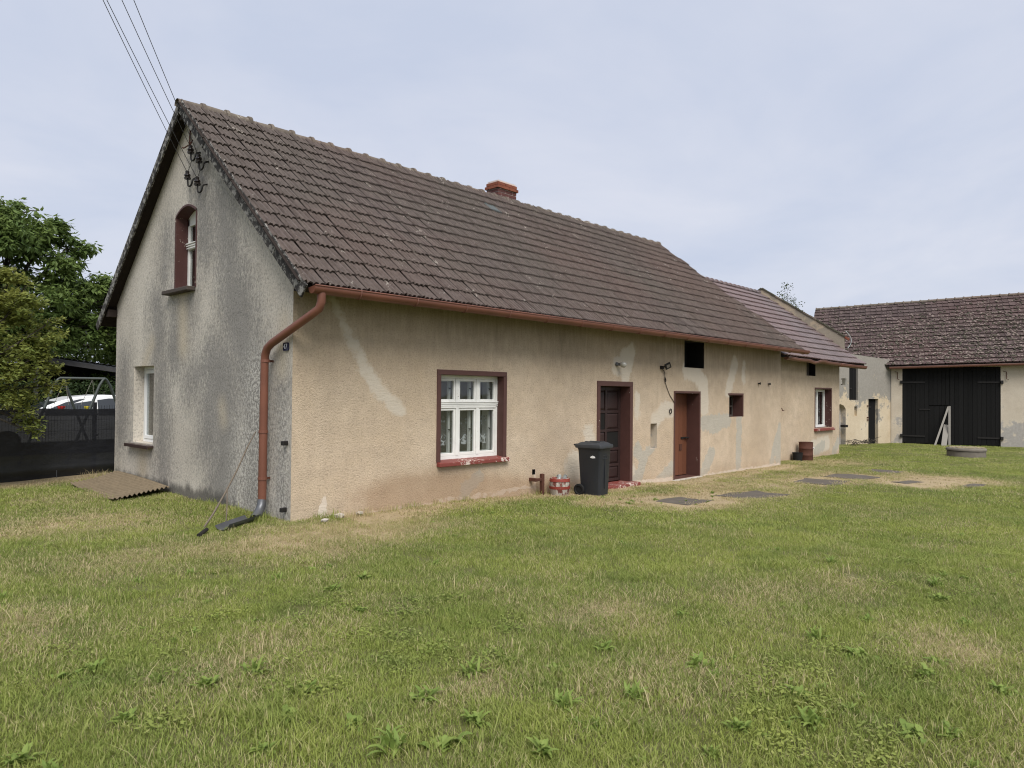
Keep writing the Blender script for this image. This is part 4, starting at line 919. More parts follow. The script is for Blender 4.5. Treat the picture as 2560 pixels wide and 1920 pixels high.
# ------------------------------------------------------------------ barn
BN = thing('barn', (29.75, 1.18, -.38), 'old barn with mossy dark tiled roof and big black plank gates', 'barn')
th = math.radians(-74); bu = Vector((math.cos(th), math.sin(th), 0)); bn = Vector((math.sin(th), -math.cos(th), 0)); bo = Vector((29.75, 1.18, 0))
if bn.x > 0: bn = -bn         # outward, towards the yard
def B3(t, z, d=0): return bo+bu*t+bn*d+Vector((0, 0, z))
BL = 13.0
h_gate = rect(.41, 3.99, -.42, 2.94)
wall('front_wall', [(-.02, -.9), (BL, -.9), (BL, 3.05+.025*BL), (-.02, 3.05)], [h_gate], lambda t, z: B3(t, z), bn, M['barn_wall'], BN, .2, .02)
ez = lambda t: 2.99+.024*t
rz_ = lambda t: 6.22+.036*t
rf = MB(); v = [B3(-3.4, ez(-3.4), .32), B3(BL, ez(BL), .32), B3(BL, rz_(BL), -4.5), B3(-3.4, rz_(-3.4), -4.5), B3(BL, ez(BL), -9.3), B3(-3.4, ez(-3.4), -9.3)]
rf.add(v+[q_-Vector((0, 0, .06)) for q_ in v], [(0,1,2,3), (3,2,4,5), (9,8,7,6), (11,10,8,9), (0,6,7,1), (1,7,8,2), (2,8,10,4), (3,9,6,0), (5,11,9,3)])
BROOF = rf.build('roof', M['eavewood'], BN)
bw = MB(); bw.add([B3(-3.2, -.9, -.1), B3(-3.2, 2.85, -.1), B3(-3.2, 6.0, -4.5), B3(-3.2, 2.85, -9), B3(-3.2, -.9, -9), B3(BL, -.9, -9), B3(BL, 3.1, -9), B3(BL, 6.5, -4.5), B3(BL, 3.2, -.1), B3(BL, -.9, -.1)], [(0,1,2,3,4), (4,3,6,5), (9,8,7,6,5)])
bw.build('side_wall', M['barn_wall'], BN, recalc=False)
# tile placement follows the slightly twisted slope
flat = [(-.02, .9), (.05, 1.0), (.12, .5), (.2, .1), (.45, .25), (.55, .3), (.8, .05), (.92, .3), (.99, .5)]
tm_b = tile_mesh('roof_tile', .235, .40, [(x, z*.024) for x, z in flat], .032, .046, M['barn_tile'])
Lb = math.hypot(4.82, 3.23); nb = 17; exb = Lb/nb; ts = []
def bslope(t, f): return B3(t, ez(t), .34).lerp(B3(t, rz_(t), -4.5), f)
for r_ in range(nb):
    t = -3.42
    while t < BL-.1:
        f = r_/nb; o = bslope(t, f); ex = (bslope(t+.2, f)-o); es = (bslope(t, f+.05)-o)
        ex.normalize(); es = (es-ex*es.dot(ex)); Tm = frame(o, ex, es)
        Tm = Tm @ Matrix.Translation((random.gauss(0, .006), random.gauss(0, .012), .004+abs(random.gauss(0, .006)))) @ Matrix.Rotation(random.gauss(0, .015), 4, 'Z')
        ts.append((Tm, r_, t)); t += .235
ts = [q for q in ts]
vis = lambda q: (0 if -2.2 < q[2] < 4.9 else 100)+(q[0].translation-CAM).length
ts.sort(key=vis)
for Tm, r_, t in ts[:300]: inst('roof_tile', tm_b, Tm, BROOF)
v = np.empty(len(tm_b.vertices)*3); tm_b.vertices.foreach_get('co', v); v = np.c_[v.reshape(-1, 3), np.ones(len(tm_b.vertices))]; fs = [list(p.vertices) for p in tm_b.polygons]
V = []; Fs = []
for i, (Tm, r_, t) in enumerate(ts[300:]):
    V.append((v @ np.array(Tm).T)[:, :3]); Fs += [[a+i*len(v) for a in f] for f in fs]
me2 = bpy.data.meshes.new('roof_tiles'); me2.from_pydata(np.concatenate(V).tolist(), [], Fs); me2.materials.append(M['barn_tile']); smooth_angle(me2, 50)
o = bpy.data.objects.new('roof_tiles', me2); place(o, Matrix(), BROOF); o['kind'] = 'stuff'
# moss cushions
mo = [MB(), MB()]; ico = bmesh.new(); bmesh.ops.create_icosphere(ico, subdivisions=1, radius=1); iv = [tuple(p.co) for p in ico.verts]; jf = [tuple(x.index for x in f.verts) for f in ico.faces]; ico.free()
cnt = 0
while cnt < 5200:
    t = random.uniform(-3.3, 9); f = random.betavariate(1.2, 1.5)
    dens = .5+.75*fbm(np.array([t*1.0]), np.array([f*5]), 1.1, 55)[0]+.25*fbm(np.array([t]), np.array([f*5]), 4.5, 58)[0]+.20*(t/5)-.25*(f > .8)
    if random.random() > np.clip(dens, .02, 1): continue
    f_ = (math.floor(f*nb)+random.betavariate(1, 2.2)*.9)/nb
    o = bslope(t, f_)+Vector((0, 0, .055)); s_ = random.uniform(.02, .058)
    mo[0 if random.random() < .5 else 1].add([o+Vector((x*s_*random.uniform(.9, 1.5), y*s_*random.uniform(.9, 1.5), z*s_*.75)) for x, y, z in iv], jf); cnt += 1
for m_, mt in zip(mo, ('moss', 'dark_moss')):
    o = m_.build('moss_cushions', M[mt], BROOF, smooth=True, angle=180, recalc=False); o['kind'] = 'stuff'
rmb = ridge_mesh('ridge_tile', .36, .085, M['ridge']); t = -3.4
while t < BL-.3:
    o = B3(t, rz_(t)+.05, -4.5); Tm = Matrix.Translation(o) @ Matrix.Rotation(th-math.pi/2+random.gauss(0, .02), 4, 'Z') @ Matrix.Rotation(random.gauss(.036, .012), 4, 'X'); inst('ridge_tile', rmb, Tm, BROOF); t += .36
gutter('gutter', (B3(-.1, ez(-.1)-.07, .40), B3(BL, ez(BL)-.07, .40)), .07, M['copper_dull'], BN)
# gates
for (t0, t1) in ((.42, 2.185), (2.195, 3.98)):
    R3b = Matrix((bu, -bn, Vector((0, 0, 1)))).transposed()
    g = MB(); g.box(B3((t0+t1)/2, 1.27, -.09), (t1-t0, .02, 3.34), R3b); GT = g.build('gate_leaf', M['black_wood'], BN)
    if t0 < 1:
        planks(GT, t0, 1.41, -.38, 2.93, 6, .055, M['black_wood'], .024, bo, bu, bn, .05)
        planks(GT, 1.42, 2.18, 1.30, 2.93, 5, .055, M['black_wood'], .024, bo, bu, bn)
        planks(GT, 1.42, 2.18, -.38, 1.26, 4, .068, M['black_wood'], .024, bo, bu, bn, .05)
    else: planks(GT, t0, t1, -.38, 2.93, 11, .055, M['black_wood'], .024, bo, bu, bn, .05)
    for z in (2.29, -.04):
        a, b = (t0-.05, t0+.85) if t0 < 1 else (t1-.80, t1+.05)
        m = MB(); m.box(B3((a+b)/2, z, -.020), (b-a, .014, .055), R3b); m.build('strap_hinge', M['iron'], GT)
        e_ = a if t0 < 1 else b; MB().box(B3(e_, z, .03), (.09, .09, .14), R3b).build('hinge_pintle', M['iron'], BN)
MB().box(B3(1.25, 1.12, -.020), (.42, .014, .04), R3b).build('strap_hinge', M['iron'], GT)
gb = MB(); gb.add([B3(t, z, -.30) for t, z in h_gate], [(0, 1, 2, 3)]); gb.build('gate_back', M['dark'], BN)
reveal('gate_reveal', h_gate, lambda t, z: B3(t, z), -bn, .3, M['barn_wall'], BN)
for t in (.22, 4.18): MB().tube([B3(t-.1, 2.75, .01), B3(t, 2.72, .05), B3(t, 2.42, .06), B3(t+.07, 2.40, .08)], .014, 6).build('wall_hook', M['rust'], BN, smooth=True)
# leaning timbers
for (t0, z0, d0, t1, z1, wd, nm, lb) in ((1.60, -.40, .55, 2.13, 1.24, .075, 'leaning_batten', 'long grey batten leaning steeply sideways against the black barn gate'), (2.14, -.40, .42, 2.17, 1.27, .085, 'leaning_batten', 'upright grey batten leaning against the black barn gate'), (1.92, -.40, .62, 2.06, .47, .20, 'leaning_board', 'short wide grey board leaning between two battens at the barn gate')):
    m = MB(); m.beam(B3(t0, z0, d0), B3(t1, z1, .02), wd, .035, bn); tag(m.build(nm, M['grey_wood'], None, bevel=.004), lb, 'board')

# ------------------------------------------------------------------ yard things
# wheelie bin
bx, by, bz = 5.46, -.60, H(5.33)-.005
BI = thing('wheelie_bin', (bx, by, bz), 'charcoal wheelie bin with closed lid standing beside the front door', 'bin')
Rb = Matrix.Translation((bx, by, bz)) @ Matrix.Rotation(math.radians(6), 4, 'Z') @ Matrix.Diagonal((.84, .84, .975, 1))
def T(p): return Rb @ Vector(p)
bd = MB(); L = []
for z, hw, yf, yb in ((.02, .195, -.235, .16), (.10, .20, -.24, .20), (.30, .208, -.248, .215), (.80, .228, -.27, .25), (.835, .24, -.28, .265), (.86, .24, -.28, .265)):
    r = .035; ring = []
    for cx_, cy_, a0 in ((hw-r, yb-r, 0), (-hw+r, yb-r, 90), (-hw+r, yf+r, 180), (hw-r, yf+r, 270)):
        for t in range(4): a = math.radians(a0+t*30); ring.append(T((cx_+r*math.cos(a), cy_+r*math.sin(a), z)))
    L.append(ring+[ring[0]])
bd.grid(L); bd.add(L[0][:-1], [tuple(range(16))])
BD = bd.build('body', M['bin'], BI, smooth=True, angle=35)
MB().box(T((0, -.262, .45)), (.012, .012, .62), None).build('body_rib', M['bin'], BI)
ld = MB(); L = []
for z, hw, yf, yb in ((.845, .262, -.315, .30), (.868, .268, -.32, .31), (.905, .262, -.31, .30), (.915, .235, -.27, .27), (.935, .215, -.235, .24), (.945, .19, -.20, .21)):
    r = .04; ring = []
    for cx_, cy_, a0 in ((hw-r, yb-r, 0), (-hw+r, yb-r, 90), (-hw+r, yf+r, 180), (hw-r, yf+r, 270)):
        for t in range(4): a = math.radians(a0+t*30); ring.append(T((cx_+r*math.cos(a), cy_+r*math.sin(a), z-.05*(cy_+.3)*.15)))
    L.append(ring+[ring[0]])
ld.grid(L); ld.add(L[-1][:-1], [tuple(range(16))]); ld.add(L[0][:-1], [tuple(range(15, -1, -1))])
LD = ld.build('lid', M['bin_lid'], BI, smooth=True, angle=35)
for x in (-.10, .10): MB().box(T((x, -.02, .950)), (.05, .34, .014), Rb.to_3x3()).build('lid_rib', M['bin_lid'], LD, bevel=.005)
MB().tube([T((-.2, .30, .88)), T((-.2, .35, .89)), T((.2, .35, .89)), T((.2, .30, .88))], .016, 8).build('handle', M['bin'], BI, smooth=True)
for sgn in (-1, 1):
    wl = MB().lathe(T((sgn*.225, .21, .10)), [(.04, -.025), (.095, -.025), (.102, -.015), (.102, .015), (.095, .025), (.07, .027), (.06, .01), (.02, .012)], 20, Rb.to_3x3() @ Vector((sgn, 0, 0))).build('wheel', M['rubber'], BI, smooth=True)
stk = MB(); a = [(-.2245, -.155, .70), (-.2245, -.105, .715), (-.2245, -.06, .70), (-.2245, -.045, .675), (-.2245, -.10, .668), (-.2245, -.165, .675)]
stk.add([T((x-.004, y, z)) for x, y, z in a]+[T((x+.003, y, z)) for x, y, z in a], [tuple(range(6)), tuple(range(11, 5, -1))]+[(i, (i+1) % 6, 6+(i+1) % 6, 6+i) for i in range(6)]); stk.build('sticker', M['sticker'], BI)
lb = MB()
for x0_, x1_, z0_, z1_ in ((-.10, .08, .715, .72), (-.10, .08, .655, .66), (.075, .08, .66, .715)): lb.box(T(((x0_+x1_)/2, -.268+.0, (z0_+z1_)/2)), (x1_-x0_, .012, z1_-z0_), Rb.to_3x3())
lb.build('embossed_label', M['bin_lid'], BI)
# half barrel planter with glass jars
qx, qy = 4.93, -.27; qz = H(qx)-.01
BA = thing('barrel_tub', (qx, qy, qz), 'small wooden barrel tub with red hoops and flaking staves beside the bin', 'barrel')
rb = lambda z: .150+.026*math.sin(min(1, z/.30)*math.pi*.85)
n = 20
for k in range(n):
    a0, a1 = 2*math.pi*k/n+.015, 2*math.pi*(k+1)/n-.015; m = MB(); P = []
    for z in (0, .1, .2, .30):
        r = rb(z); P.append([(qx+r*math.cos(a0), qy+r*math.sin(a0), qz+z), (qx+r*math.cos(a1), qy+r*math.sin(a1), qz+z), (qx+(r-.02)*math.cos(a1), qy+(r-.02)*math.sin(a1), qz+z), (qx+(r-.02)*math.cos(a0), qy+(r-.02)*math.sin(a0), qz+z), (qx+r*math.cos(a0), qy+r*math.sin(a0), qz+z)])
    m.grid(P); m.add([P[3][i] for i in range(4)], [(0, 1, 2, 3)]); m.build('stave', M['stave'], BA)
for z0_, z1_ in ((.245, .295), (.12, .165)):
    MB().lathe((qx, qy, qz), [(rb(z0_)+.001, z0_), (rb(z0_)+.006, z0_), (rb(z1_)+.006, z1_), (rb(z1_)+.001, z1_)], 28).build('hoop', M['barrel_red'], BA, smooth=True)
MB().lathe((qx, qy, qz+.26), [(.0, 0), (.14, 0), (.14, .004), (0, .004)], 20).build('fill', M['dark'], BA)
def jarglass():
    b = NB('jar_glass'); b.done((.34, .37, .37), .10, spec=.7, alpha=.6); return b.mat
M['jar'] = jarglass()
for k, (dx_, dy_, ax) in enumerate(((-.06, -.03, (.5, .2, .8)), (.05, .02, (-.6, .1, .6)), (.02, -.07, (.1, -.4, .9)))):
    j = MB().lathe((qx+dx_, qy+dy_, qz+.265), [(.03, 0), (.038, .005), (.038, .07), (.03, .085), (.03, .10), (.026, .10), (.026, .085), (.034, .07), (.034, .006), (0, .006)], 14, ax).build('glass_jar', M['jar'], None, smooth=True)
    tag(j, ('clear glass jar tipped to the left in the red-hooped tub', 'clear glass jar tipped to the right in the red-hooped tub', 'clear glass jar standing nearest the front of the red-hooped tub')[k], 'jar', 'glass jars lying in the barrel tub')
# rusty drum and bucket at the annex
dx0, dy0 = 17.05, .12; dz0 = H(dx0)-.01
DR = thing('rusty_drum', (dx0, dy0, dz0), 'upright rust-brown drum standing against the annex wall', 'drum')
MB().lathe((dx0, dy0, dz0), [(.0, .0), (.20, 0), (.20, .16), (.208, .17), (.20, .18), (.20, .36), (.208, .37), (.20, .38), (.20, .54), (.207, .545), (.207, .555), (.19, .555), (.19, .50), (0, .50)], 24).build('shell', M['rust'], DR, smooth=True)
MB().lathe((dx0+.05, dy0-.205, dz0+.38), [(0, -.01), (.02, -.01), (.025, .02), (.0, .03)], 10, (0, -1, 0)).build('bung', M['sticker'], DR)
bk2 = MB().lathe((16.62, .20, H(16.6)-.01), [(.0, .0), (.12, 0), (.15, .24), (.157, .245), (.157, .255), (.14, .255), (.115, .02), (0, .02)], 18).build('bucket', M['rubber'], None, smooth=True); tag(bk2, 'low black bucket beside the rusty drum', 'bucket')
# well cover
wc = Vector((22.45, -1.82, H(22.4)))
def well():
    wx, wy = WELL; z0 = H(wx)-.05
    WL = thing('well_cover', (wx, wy, z0), 'round concrete well ring with lid out on the lawn before the barn', 'well')
    MB().lathe((wx, wy, z0), [(.56, 0), (.56, .24), (.50, .24), (.50, 0)], 36).build('ring', M['concrete'], WL, smooth=True)
    m = MB().lathe((wx, wy, z0), [(.0, .26), (.585, .26), (.59, .30), (.575, .335), (.55, .35), (.30, .37), (0, .375)], 36); m.build('lid', M['concrete'], WL, smooth=True)
    m = MB()
    for k in range(170):
        a = random.uniform(0, 6.28); r = .50*math.sqrt(random.random()); c = Vector((wx+r*math.cos(a), wy+r*math.sin(a), z0+.36)); s_ = random.uniform(.015, .04)
        m.add([c+Vector((x*s_*1.5, y*s_*1.5, z*s_*.7)) for x, y, z in iv], jf)
    q = m.build('moss', M['lid_moss'], WL, smooth=True, angle=180, recalc=False); q['kind'] = 'stuff'
WELL = (23.2, -2.85); well()
# paving slabs
SLB = ['long grey paving slab sunk in the lawn beyond the dry patch by the front door', 'wide grey slab in the lawn, first of the row in front of the board door', 'grey slab in the lawn, second of the row leading towards the annex', 'farthest grey slab in the lawn, nearest the annex and rusty drum', 'small grey slab nearest the middle of the straw-edged pair on the right', 'smallest grey slab in the straw patch before the well', 'grey slab half buried in dry straw beside the front door']
for ((sx, sy), (ha, hb), rot), lab in zip(SLABS, SLB):
    m = MB(); z = H(sx); a = math.radians(rot); n = 16; P0 = []
    per = [(-1, -1), (-.4, -1), (.3, -1), (1, -1), (1, -.3), (1, .4), (1, 1), (.5, 1), (-.2, 1), (-.7, 1), (-1, 1), (-1, .2)]; n = len(per)
    for cx_, cy_ in per:
        x = cx_*ha*random.uniform(.93, 1.03); y = cy_*hb*random.uniform(.90, 1.04)
        P0.append((sx+x*math.cos(a)-y*math.sin(a), sy+x*math.sin(a)+y*math.cos(a)))
    m.add([(x, y, H(x)-.06) for x, y in P0]+[(x, y, H(x)+.012+.01*math.sin(x*7+y*5)) for x, y in P0], [tuple(range(n, 2*n))]+[(i, (i+1) % n, n+(i+1) % n, n+i) for i in range(n)])
    tag(m.build('paving_slab', M['slab'], None, bevel=.01), lab, 'paving slab', 'paving slabs sunk in the lawn')
# tray under the downpipe, stick, iron bar
tr = MB(); a, b = Vector((-.30, .38, .005)), Vector((-.86, .02, -.01)); d = (b-a).normalized(); s_ = Vector((d.y, -d.x, 0)); P = []
for i in range(9):
    t = i/8; c = a.lerp(b, t); r = .115-.02*t*t; P.append([c+s_*(r*math.sin(u))+Vector((0, 0, .105-.10*math.cos(u)*(1-.1*t))) for u in np.linspace(-1.35, 1.15, 11)])
tr.grid(P); tr.grid([[p+Vector((0, 0, .004)) for p in row][::-1] for row in P]); tag(tr.build('drain_tray', M['zinc'], None, smooth=True, recalc=False), 'curved zinc sheet tray lying under the downpipe shoe', 'drain tray')
st = MB(); st.tube([(-.135, .655, 1.09), (-.26, .62, .90), (-.42, .57, .62), (-.60, .50, .36), (-.78, .42, .14), (-.93, .36, -.02)], [.007, .009, .010, .011, .012, .011], 8).tube([(-.57, .505, .40), (-.62, .40, .22), (-.66, .34, -.02)], [.008, .007, .007], 8)
tag(st.build('forked_stick', M['stickwood'], None, smooth=True), 'long thin forked stick propped against the downpipe', 'stick')
m = MB(); m.tube([(-1.22, -.20, .03), (-1.05, -.02, .05)], .022, 8); tag(m.build('iron_rod', M['iron'], None), 'short dark iron rod lying in straw near the house corner', 'rod')
# fallen plaster pieces
for k, (x, y, s_, lab) in enumerate(((.28, -.32, .055, 'white lump of fallen plaster lying in the grass at the house corner'), (.62, -.14, .08, 'flat pale plaster flake leaning at the foot of the front wall'), (.95, -.10, .05, 'small broken plaster piece along the front wall foot'))):
    m = MB(); m.add([(x+px_*s_*random.uniform(.7, 1.4), y+py_*s_*random.uniform(.6, 1.1), H(x)+.03+pz_*s_*.5) for px_, py_, pz_ in iv], jf); tag(m.build('plaster_piece', M['plaster_bit'], None), lab, 'rubble', 'fallen plaster along the wall')
# corrugated sheet
cs = MB(); P = []
c00, c01, c10, c11 = Vector((-.86, 5.62, .05)), Vector((-.02, 5.98, .07)), Vector((-.98, 3.18, .03)), Vector((-.03, 3.62, .10))
n = 72
for i in range(n+1):
    u = i/n; row = []
    for j in range(13):
        v_ = j/12; p = c00.lerp(c01, u).lerp(c10.lerp(c11, u), v_); p.z += .016*math.sin(u*2*math.pi*12)+.05*(1-4*(v_-.5)**2)*(u-.7)+.06*max(0, v_-.75)*(1-u)+.10*u*u*(1-v_)
        row.append(p)
    P.append(row)
cs.grid(P); cs.grid([[p-Vector((0, 0, .005)) for p in row][::-1] for row in P]); tag(cs.build('corrugated_sheet', M['corr'], None, smooth=True, recalc=False), 'brown corrugated roofing sheet lying on the ground along the gable', 'sheet')

# ------------------------------------------------------------------ fence and the neighbour's garden
fa, fb = Vector((-1.6, 6.91, 0)), Vector((.37, 7.28, 0)); fd = (fb-fa).normalized(); fnrm = Vector((fd.y, -fd.x, 0))
FE = thing('mesh_fence', (-.6, 7.1, 0), 'black privacy-screened wire fence beside the gable end', 'fence')
L0, L1 = -4.6, 6.5
def fp(t, z, d=0): return fa+fd*t+fnrm*d+Vector((0, 0, z))
P = []
for i in range(112):
    t = L0+(L1-L0)*i/111; P.append([fp(t, z, .012*math.sin(t*2.3+z*1.7)+.01*math.sin(t*6.1)+(.05*math.exp(-((z-.16)/.07)**2) if z < .5 else 0)) for z in (-.06, .06, .12, .16, .20, .26, .40, .62, .85, 1.08, 1.26+.015*math.sin(t*3))])
m = MB(); m.grid(P); SC = m.build('privacy_screen', M['screen'], FE, smooth=True, recalc=False)
wm = MB()
t = L0
while t < L1:
    wm.beam(fp(t, -.02, -.03), fp(t, 1.32, -.03), .005, .005, fnrm); t += .05
for z in (.05, .25, .45, .65, .85, 1.05, 1.25): wm.beam(fp(L0, z, -.036), fp(L1, z, -.036), .006, .006, (0, 0, 1))
q = wm.build('wire_mesh', M['fence_metal'], FE, recalc=False); q['kind'] = 'stuff'
for t in (-4.3, -1.9, 1.64, 4.2):
    m = MB(); m.box(fp(t, .66, -.075), (.06, .06, 1.44), Matrix.Rotation(math.atan2(fd.y, fd.x), 3, 'Z')); PO = m.build('post', M['fence_metal'], FE, bevel=.004)
    for z in (.3, .75, 1.15): MB().box(fp(t, z, -.03), (.09, .025, .03), Matrix.Rotation(math.atan2(fd.y, fd.x), 3, 'Z')).build('clamp', M['fence_metal'], PO)
# pegs
for t, lab in ((.15, 'thin light peg at foot of the fence, left of two'), (1.2, 'thin light peg at foot of the fence nearest the house')):
    m = MB(); m.tube([fp(t-.3, -.02, .09), fp(t-.3, .14, .08)], .006, 6); tag(m.build('ground_peg', M['zinc'], None), lab, 'peg')
# swing
SWG = thing('swing_frame', (.6, 10.3, 0), 'grey tubular garden swing frame behind the fence', 'swing')
ax = Vector((.98, .13, 0)).normalized(); yx = Vector((.55, .83, 0))
def aframe(c):
    l = [(-.80, 0), (-.30, 1.25), (-.12, 1.72), (-.04, 1.85), (0, 1.88), (.04, 1.85), (.12, 1.72), (.30, 1.25), (.80, 0)]
    return [Vector((c[0]+k*1.0, c[1]+k*.25, z)) for k, z in l]
for c in ((.20, 10.3), (.99, 9.9)):
    MB().tube(aframe(c), .030, 10).build('leg_frame', M['swing_metal'], SWG, smooth=True)
MB().tube([(.20, 10.3, 1.88), (.99, 9.9, 1.88)], .03, 10).build('top_bar', M['swing_metal'], SWG)
for (u, mt, lab) in ((.12, 'red_plastic', 'red swing seat'), (.72, 'yellow', 'yellow swing seat')):
    c = Vector((.20, 10.3, 0)).lerp(Vector((.99, 9.9, 0)), u); c2 = c+Vector((-.05, .1, 0))
    MB().lathe((c2.x, c2.y, 1.19), [(.0, 0), (.06, .0), (.08, .03), (.085, .06), (.07, .06), (.0, .03)], 14).build('seat', M[mt], SWG, smooth=True, label=lab)
    for s_ in (-.13, .13): MB().tube([(c.x, c.y, 1.86), (c2.x+s_*1.2, c2.y+s_*.3, 1.28)], .005, 5).build('rope', M['grey_wood'], SWG)
# car
def car():
    x0, yf, yb = -1.15, 12.55, 14.2
    CR = thing('parked_car', (1.0, 13.4, 0), 'white car parked behind the fence', 'car')
    side = [(0, .30), (0, .62), (.12, .78), (.95, .93), (1.10, .96), (1.98, 1.33), (2.35, 1.44), (3.0, 1.50), (3.6, 1.48), (4.1, 1.36), (4.45, 1.0), (4.5, .7), (4.45, .32)]
    inset = [0, 0, .02, .06, .07, .20, .23, .24, .24, .22, .08, .02, 0]
    m = MB(); n = len(side); A = [(x0+x, yf+i_, z) for (x, z), i_ in zip(side, inset)]; B = [(x0+x, yb-i_, z) for (x, z), i_ in zip(side, inset)]
    A2 = [(x0+x, yf, min(z, .95)) for x, z in side]
    m.add(A+B, [(i, i+1, n+i+1, n+i) for i in range(n-1)]+[tuple(range(n-1, -1, -1)), tuple(range(n, 2*n)), (n-1, 0, n, 2*n-1)])
    BDY = m.build('body', M['white_car'], CR, bevel=.03)
    def gl(name, P):
        g = MB(); g.add(P, [tuple(range(len(P)))]); g.build(name, M['car_glass'], CR)
    gl('windscreen', [(x0+1.12, yf+.16, .975), (x0+1.95, yf+.26, 1.325), (x0+1.95, yb-.26, 1.325), (x0+1.12, yb-.16, .975)])
    f = lambda z: yf+.07+(z-.96)*.36-.012
    gl('side_window', [(x0+x, f(z), z) for x, z in ((1.40, .98), (2.12, 1.30), (2.45, 1.38), (2.72, 1.40), (2.72, .98))])
    gl('side_window', [(x0+x, f(z), z) for x, z in ((2.86, .98), (2.86, 1.40), (3.45, 1.40), (3.85, 1.32), (4.0, .98))])
    for x in (.85, 3.65):
        wl = MB().lathe((x0+x, yf+.10, .31), [(.0, -.1), (.31, -.1), (.31, .09), (.27, .115), (.2, .10), (.19, .09), (0, .09)], 24, (0, -1, 0)).build('wheel', M['rubber'], CR, smooth=True)
        MB().lathe((x0+x, yf+.005, .31), [(0, 0), (.18, 0), (.19, .012), (0, .02)], 16, (0, -1, 0)).build('hubcap', M['zinc'], wl, smooth=True)
    MB().box((x0+1.55, yf-.06, 1.0), (.12, .2, .13)).build('mirror', M['white_car'], CR, bevel=.03)
car()
# carport roof
CP = thing('carport', (2.0, 16.2, 0), 'dark corrugated carport roof behind the swing', 'carport')
P = []
for i in range(73):
    u = i/72; x = .9+2.9*u; P.append([(x, 15.45, 2.62-.27*(x-1.0)/2.1+.018*math.sin(u*2*math.pi*18)), (x, 17.6, 2.72-.27*(x-1.0)/2.1+.018*math.sin(u*2*math.pi*18))])
m = MB(); m.grid(P); m.grid([[Vector(p)-Vector((0, 0, .008)) for p in r][::-1] for r in P]); m.build('roof_sheet', M['carport_sheet'], CP, smooth=True, recalc=False)
MB().beam((.9, 15.43, 2.50), (3.8, 15.43, 2.13), .04, .13).build('fascia_board', M['carport_plank'], CP)
MB().beam((.9, 15.50, 2.56), (3.8, 15.50, 2.21), .03, .05).build('edge_trim', M['zinc'], CP)
MB().bx(.7, 3.9, 17.55, 17.6, 0, 2.4).build('back_wall', M['dark'], CP)
for x in (1.0, 3.75): MB().bx(x-.05, x+.05, 15.55, 15.65, 0, 2.3).build('post', M['carport_plank'], CP)
# vegetation helpers
def leafblob(blobs, nper, lf, wf, droop, mat, spray=1, shell=.55, flat=.8):
    V = []; Fc = []
    tot = sum(b[3]**2 for b in blobs)
    for (cx_, cy_, cz_, r) in blobs:
        n = int(nper*r*r)
        for _ in range(n):
            d = rng.normal(size=3); d /= np.linalg.norm(d); rr = r*(shell+(1.08-shell)*rng.random()**.7)
            c = np.array([cx_, cy_, cz_])+d*rr*np.array([1, 1, flat])
            for s_ in range(spray):
                a = rng.uniform(0, 6.283); el = droop+rng.normal()*.45
                u = np.array([math.cos(a)*math.cos(el), math.sin(a)*math.cos(el), math.sin(el)])
                l = lf*rng.uniform(.65, 1.3); w_ = wf*rng.uniform(.7, 1.2)
                sv = np.cross(u, rng.normal(size=3)*.35+np.array([0, 0, 1])); sv /= np.linalg.norm(sv)+1e-9; nn_ = np.cross(sv, u)
                b0 = c+u*(lf*.35 if spray > 1 else 0)
                k = len(V); V += [b0, b0+u*l*.45+sv*w_-nn_*w_*.3, b0+u*l, b0+u*l*.45-sv*w_-nn_*w_*.3]; Fc += [(k, k+1, k+2), (k, k+2, k+3)]
    return V, Fc
def ragged(blobs, k=7, f=.44, q=.74):
    out = []
    for x, y, z, r_ in blobs:
        for _ in range(k):
            d = rng.normal(size=3); d /= np.linalg.norm(d); out.append((x+d[0]*r_*q, y+d[1]*r_*q, z+d[2]*r_*q*.8, r_*f*rng.uniform(.75, 1.25)))
    return out
def crown(name, root, V, Fc, mat):
    me = bpy.data.meshes.new(name); me.from_pydata([tuple(p) for p in V], [], Fc); me.materials.append(mat); me.update()
    o = bpy.data.objects.new(name, me); place(o, Matrix(), root); o['kind'] = 'stuff'; return o
def limbs(root, base, fork, blobs, r0, rt=.012):
    m = MB(); b = Vector(base); f = Vector(fork)
    m.tube([b-Vector((0, 0, .2)), b.lerp(f, .3)+Vector((.05, .03, 0)), b.lerp(f, .7)-Vector((.04, 0, 0)), f], [r0*1.25, r0, r0*.9, r0*.75], 10); m.build('trunk', M['bark'], root, smooth=True)
    for (x, y, z, r) in blobs:
        e_ = Vector((x, y, z)); mid = f.lerp(e_, .5)+Vector((random.uniform(-.2, .2), random.uniform(-.2, .2), .18*r+.1)); mm = MB()
        mm.tube([f, f.lerp(mid, .5)+Vector((0, 0, .06)), mid, mid.lerp(e_, .6), e_], [r0*.5, r0*.4, r0*.26, r0*.16, rt], 7)
        for _ in range(4):
            d = Vector((random.gauss(0, 1), random.gauss(0, 1), random.gauss(.3, .6))).normalized(); s0 = mid.lerp(e_, random.uniform(.4, 1)); mm.tube([s0, s0+d*r*.5+Vector((0, 0, .05)), s0+d*r*.95], [r0*.12, r0*.08, .005], 5)
        mm.build('limb', M['bark'], root, smooth=True)
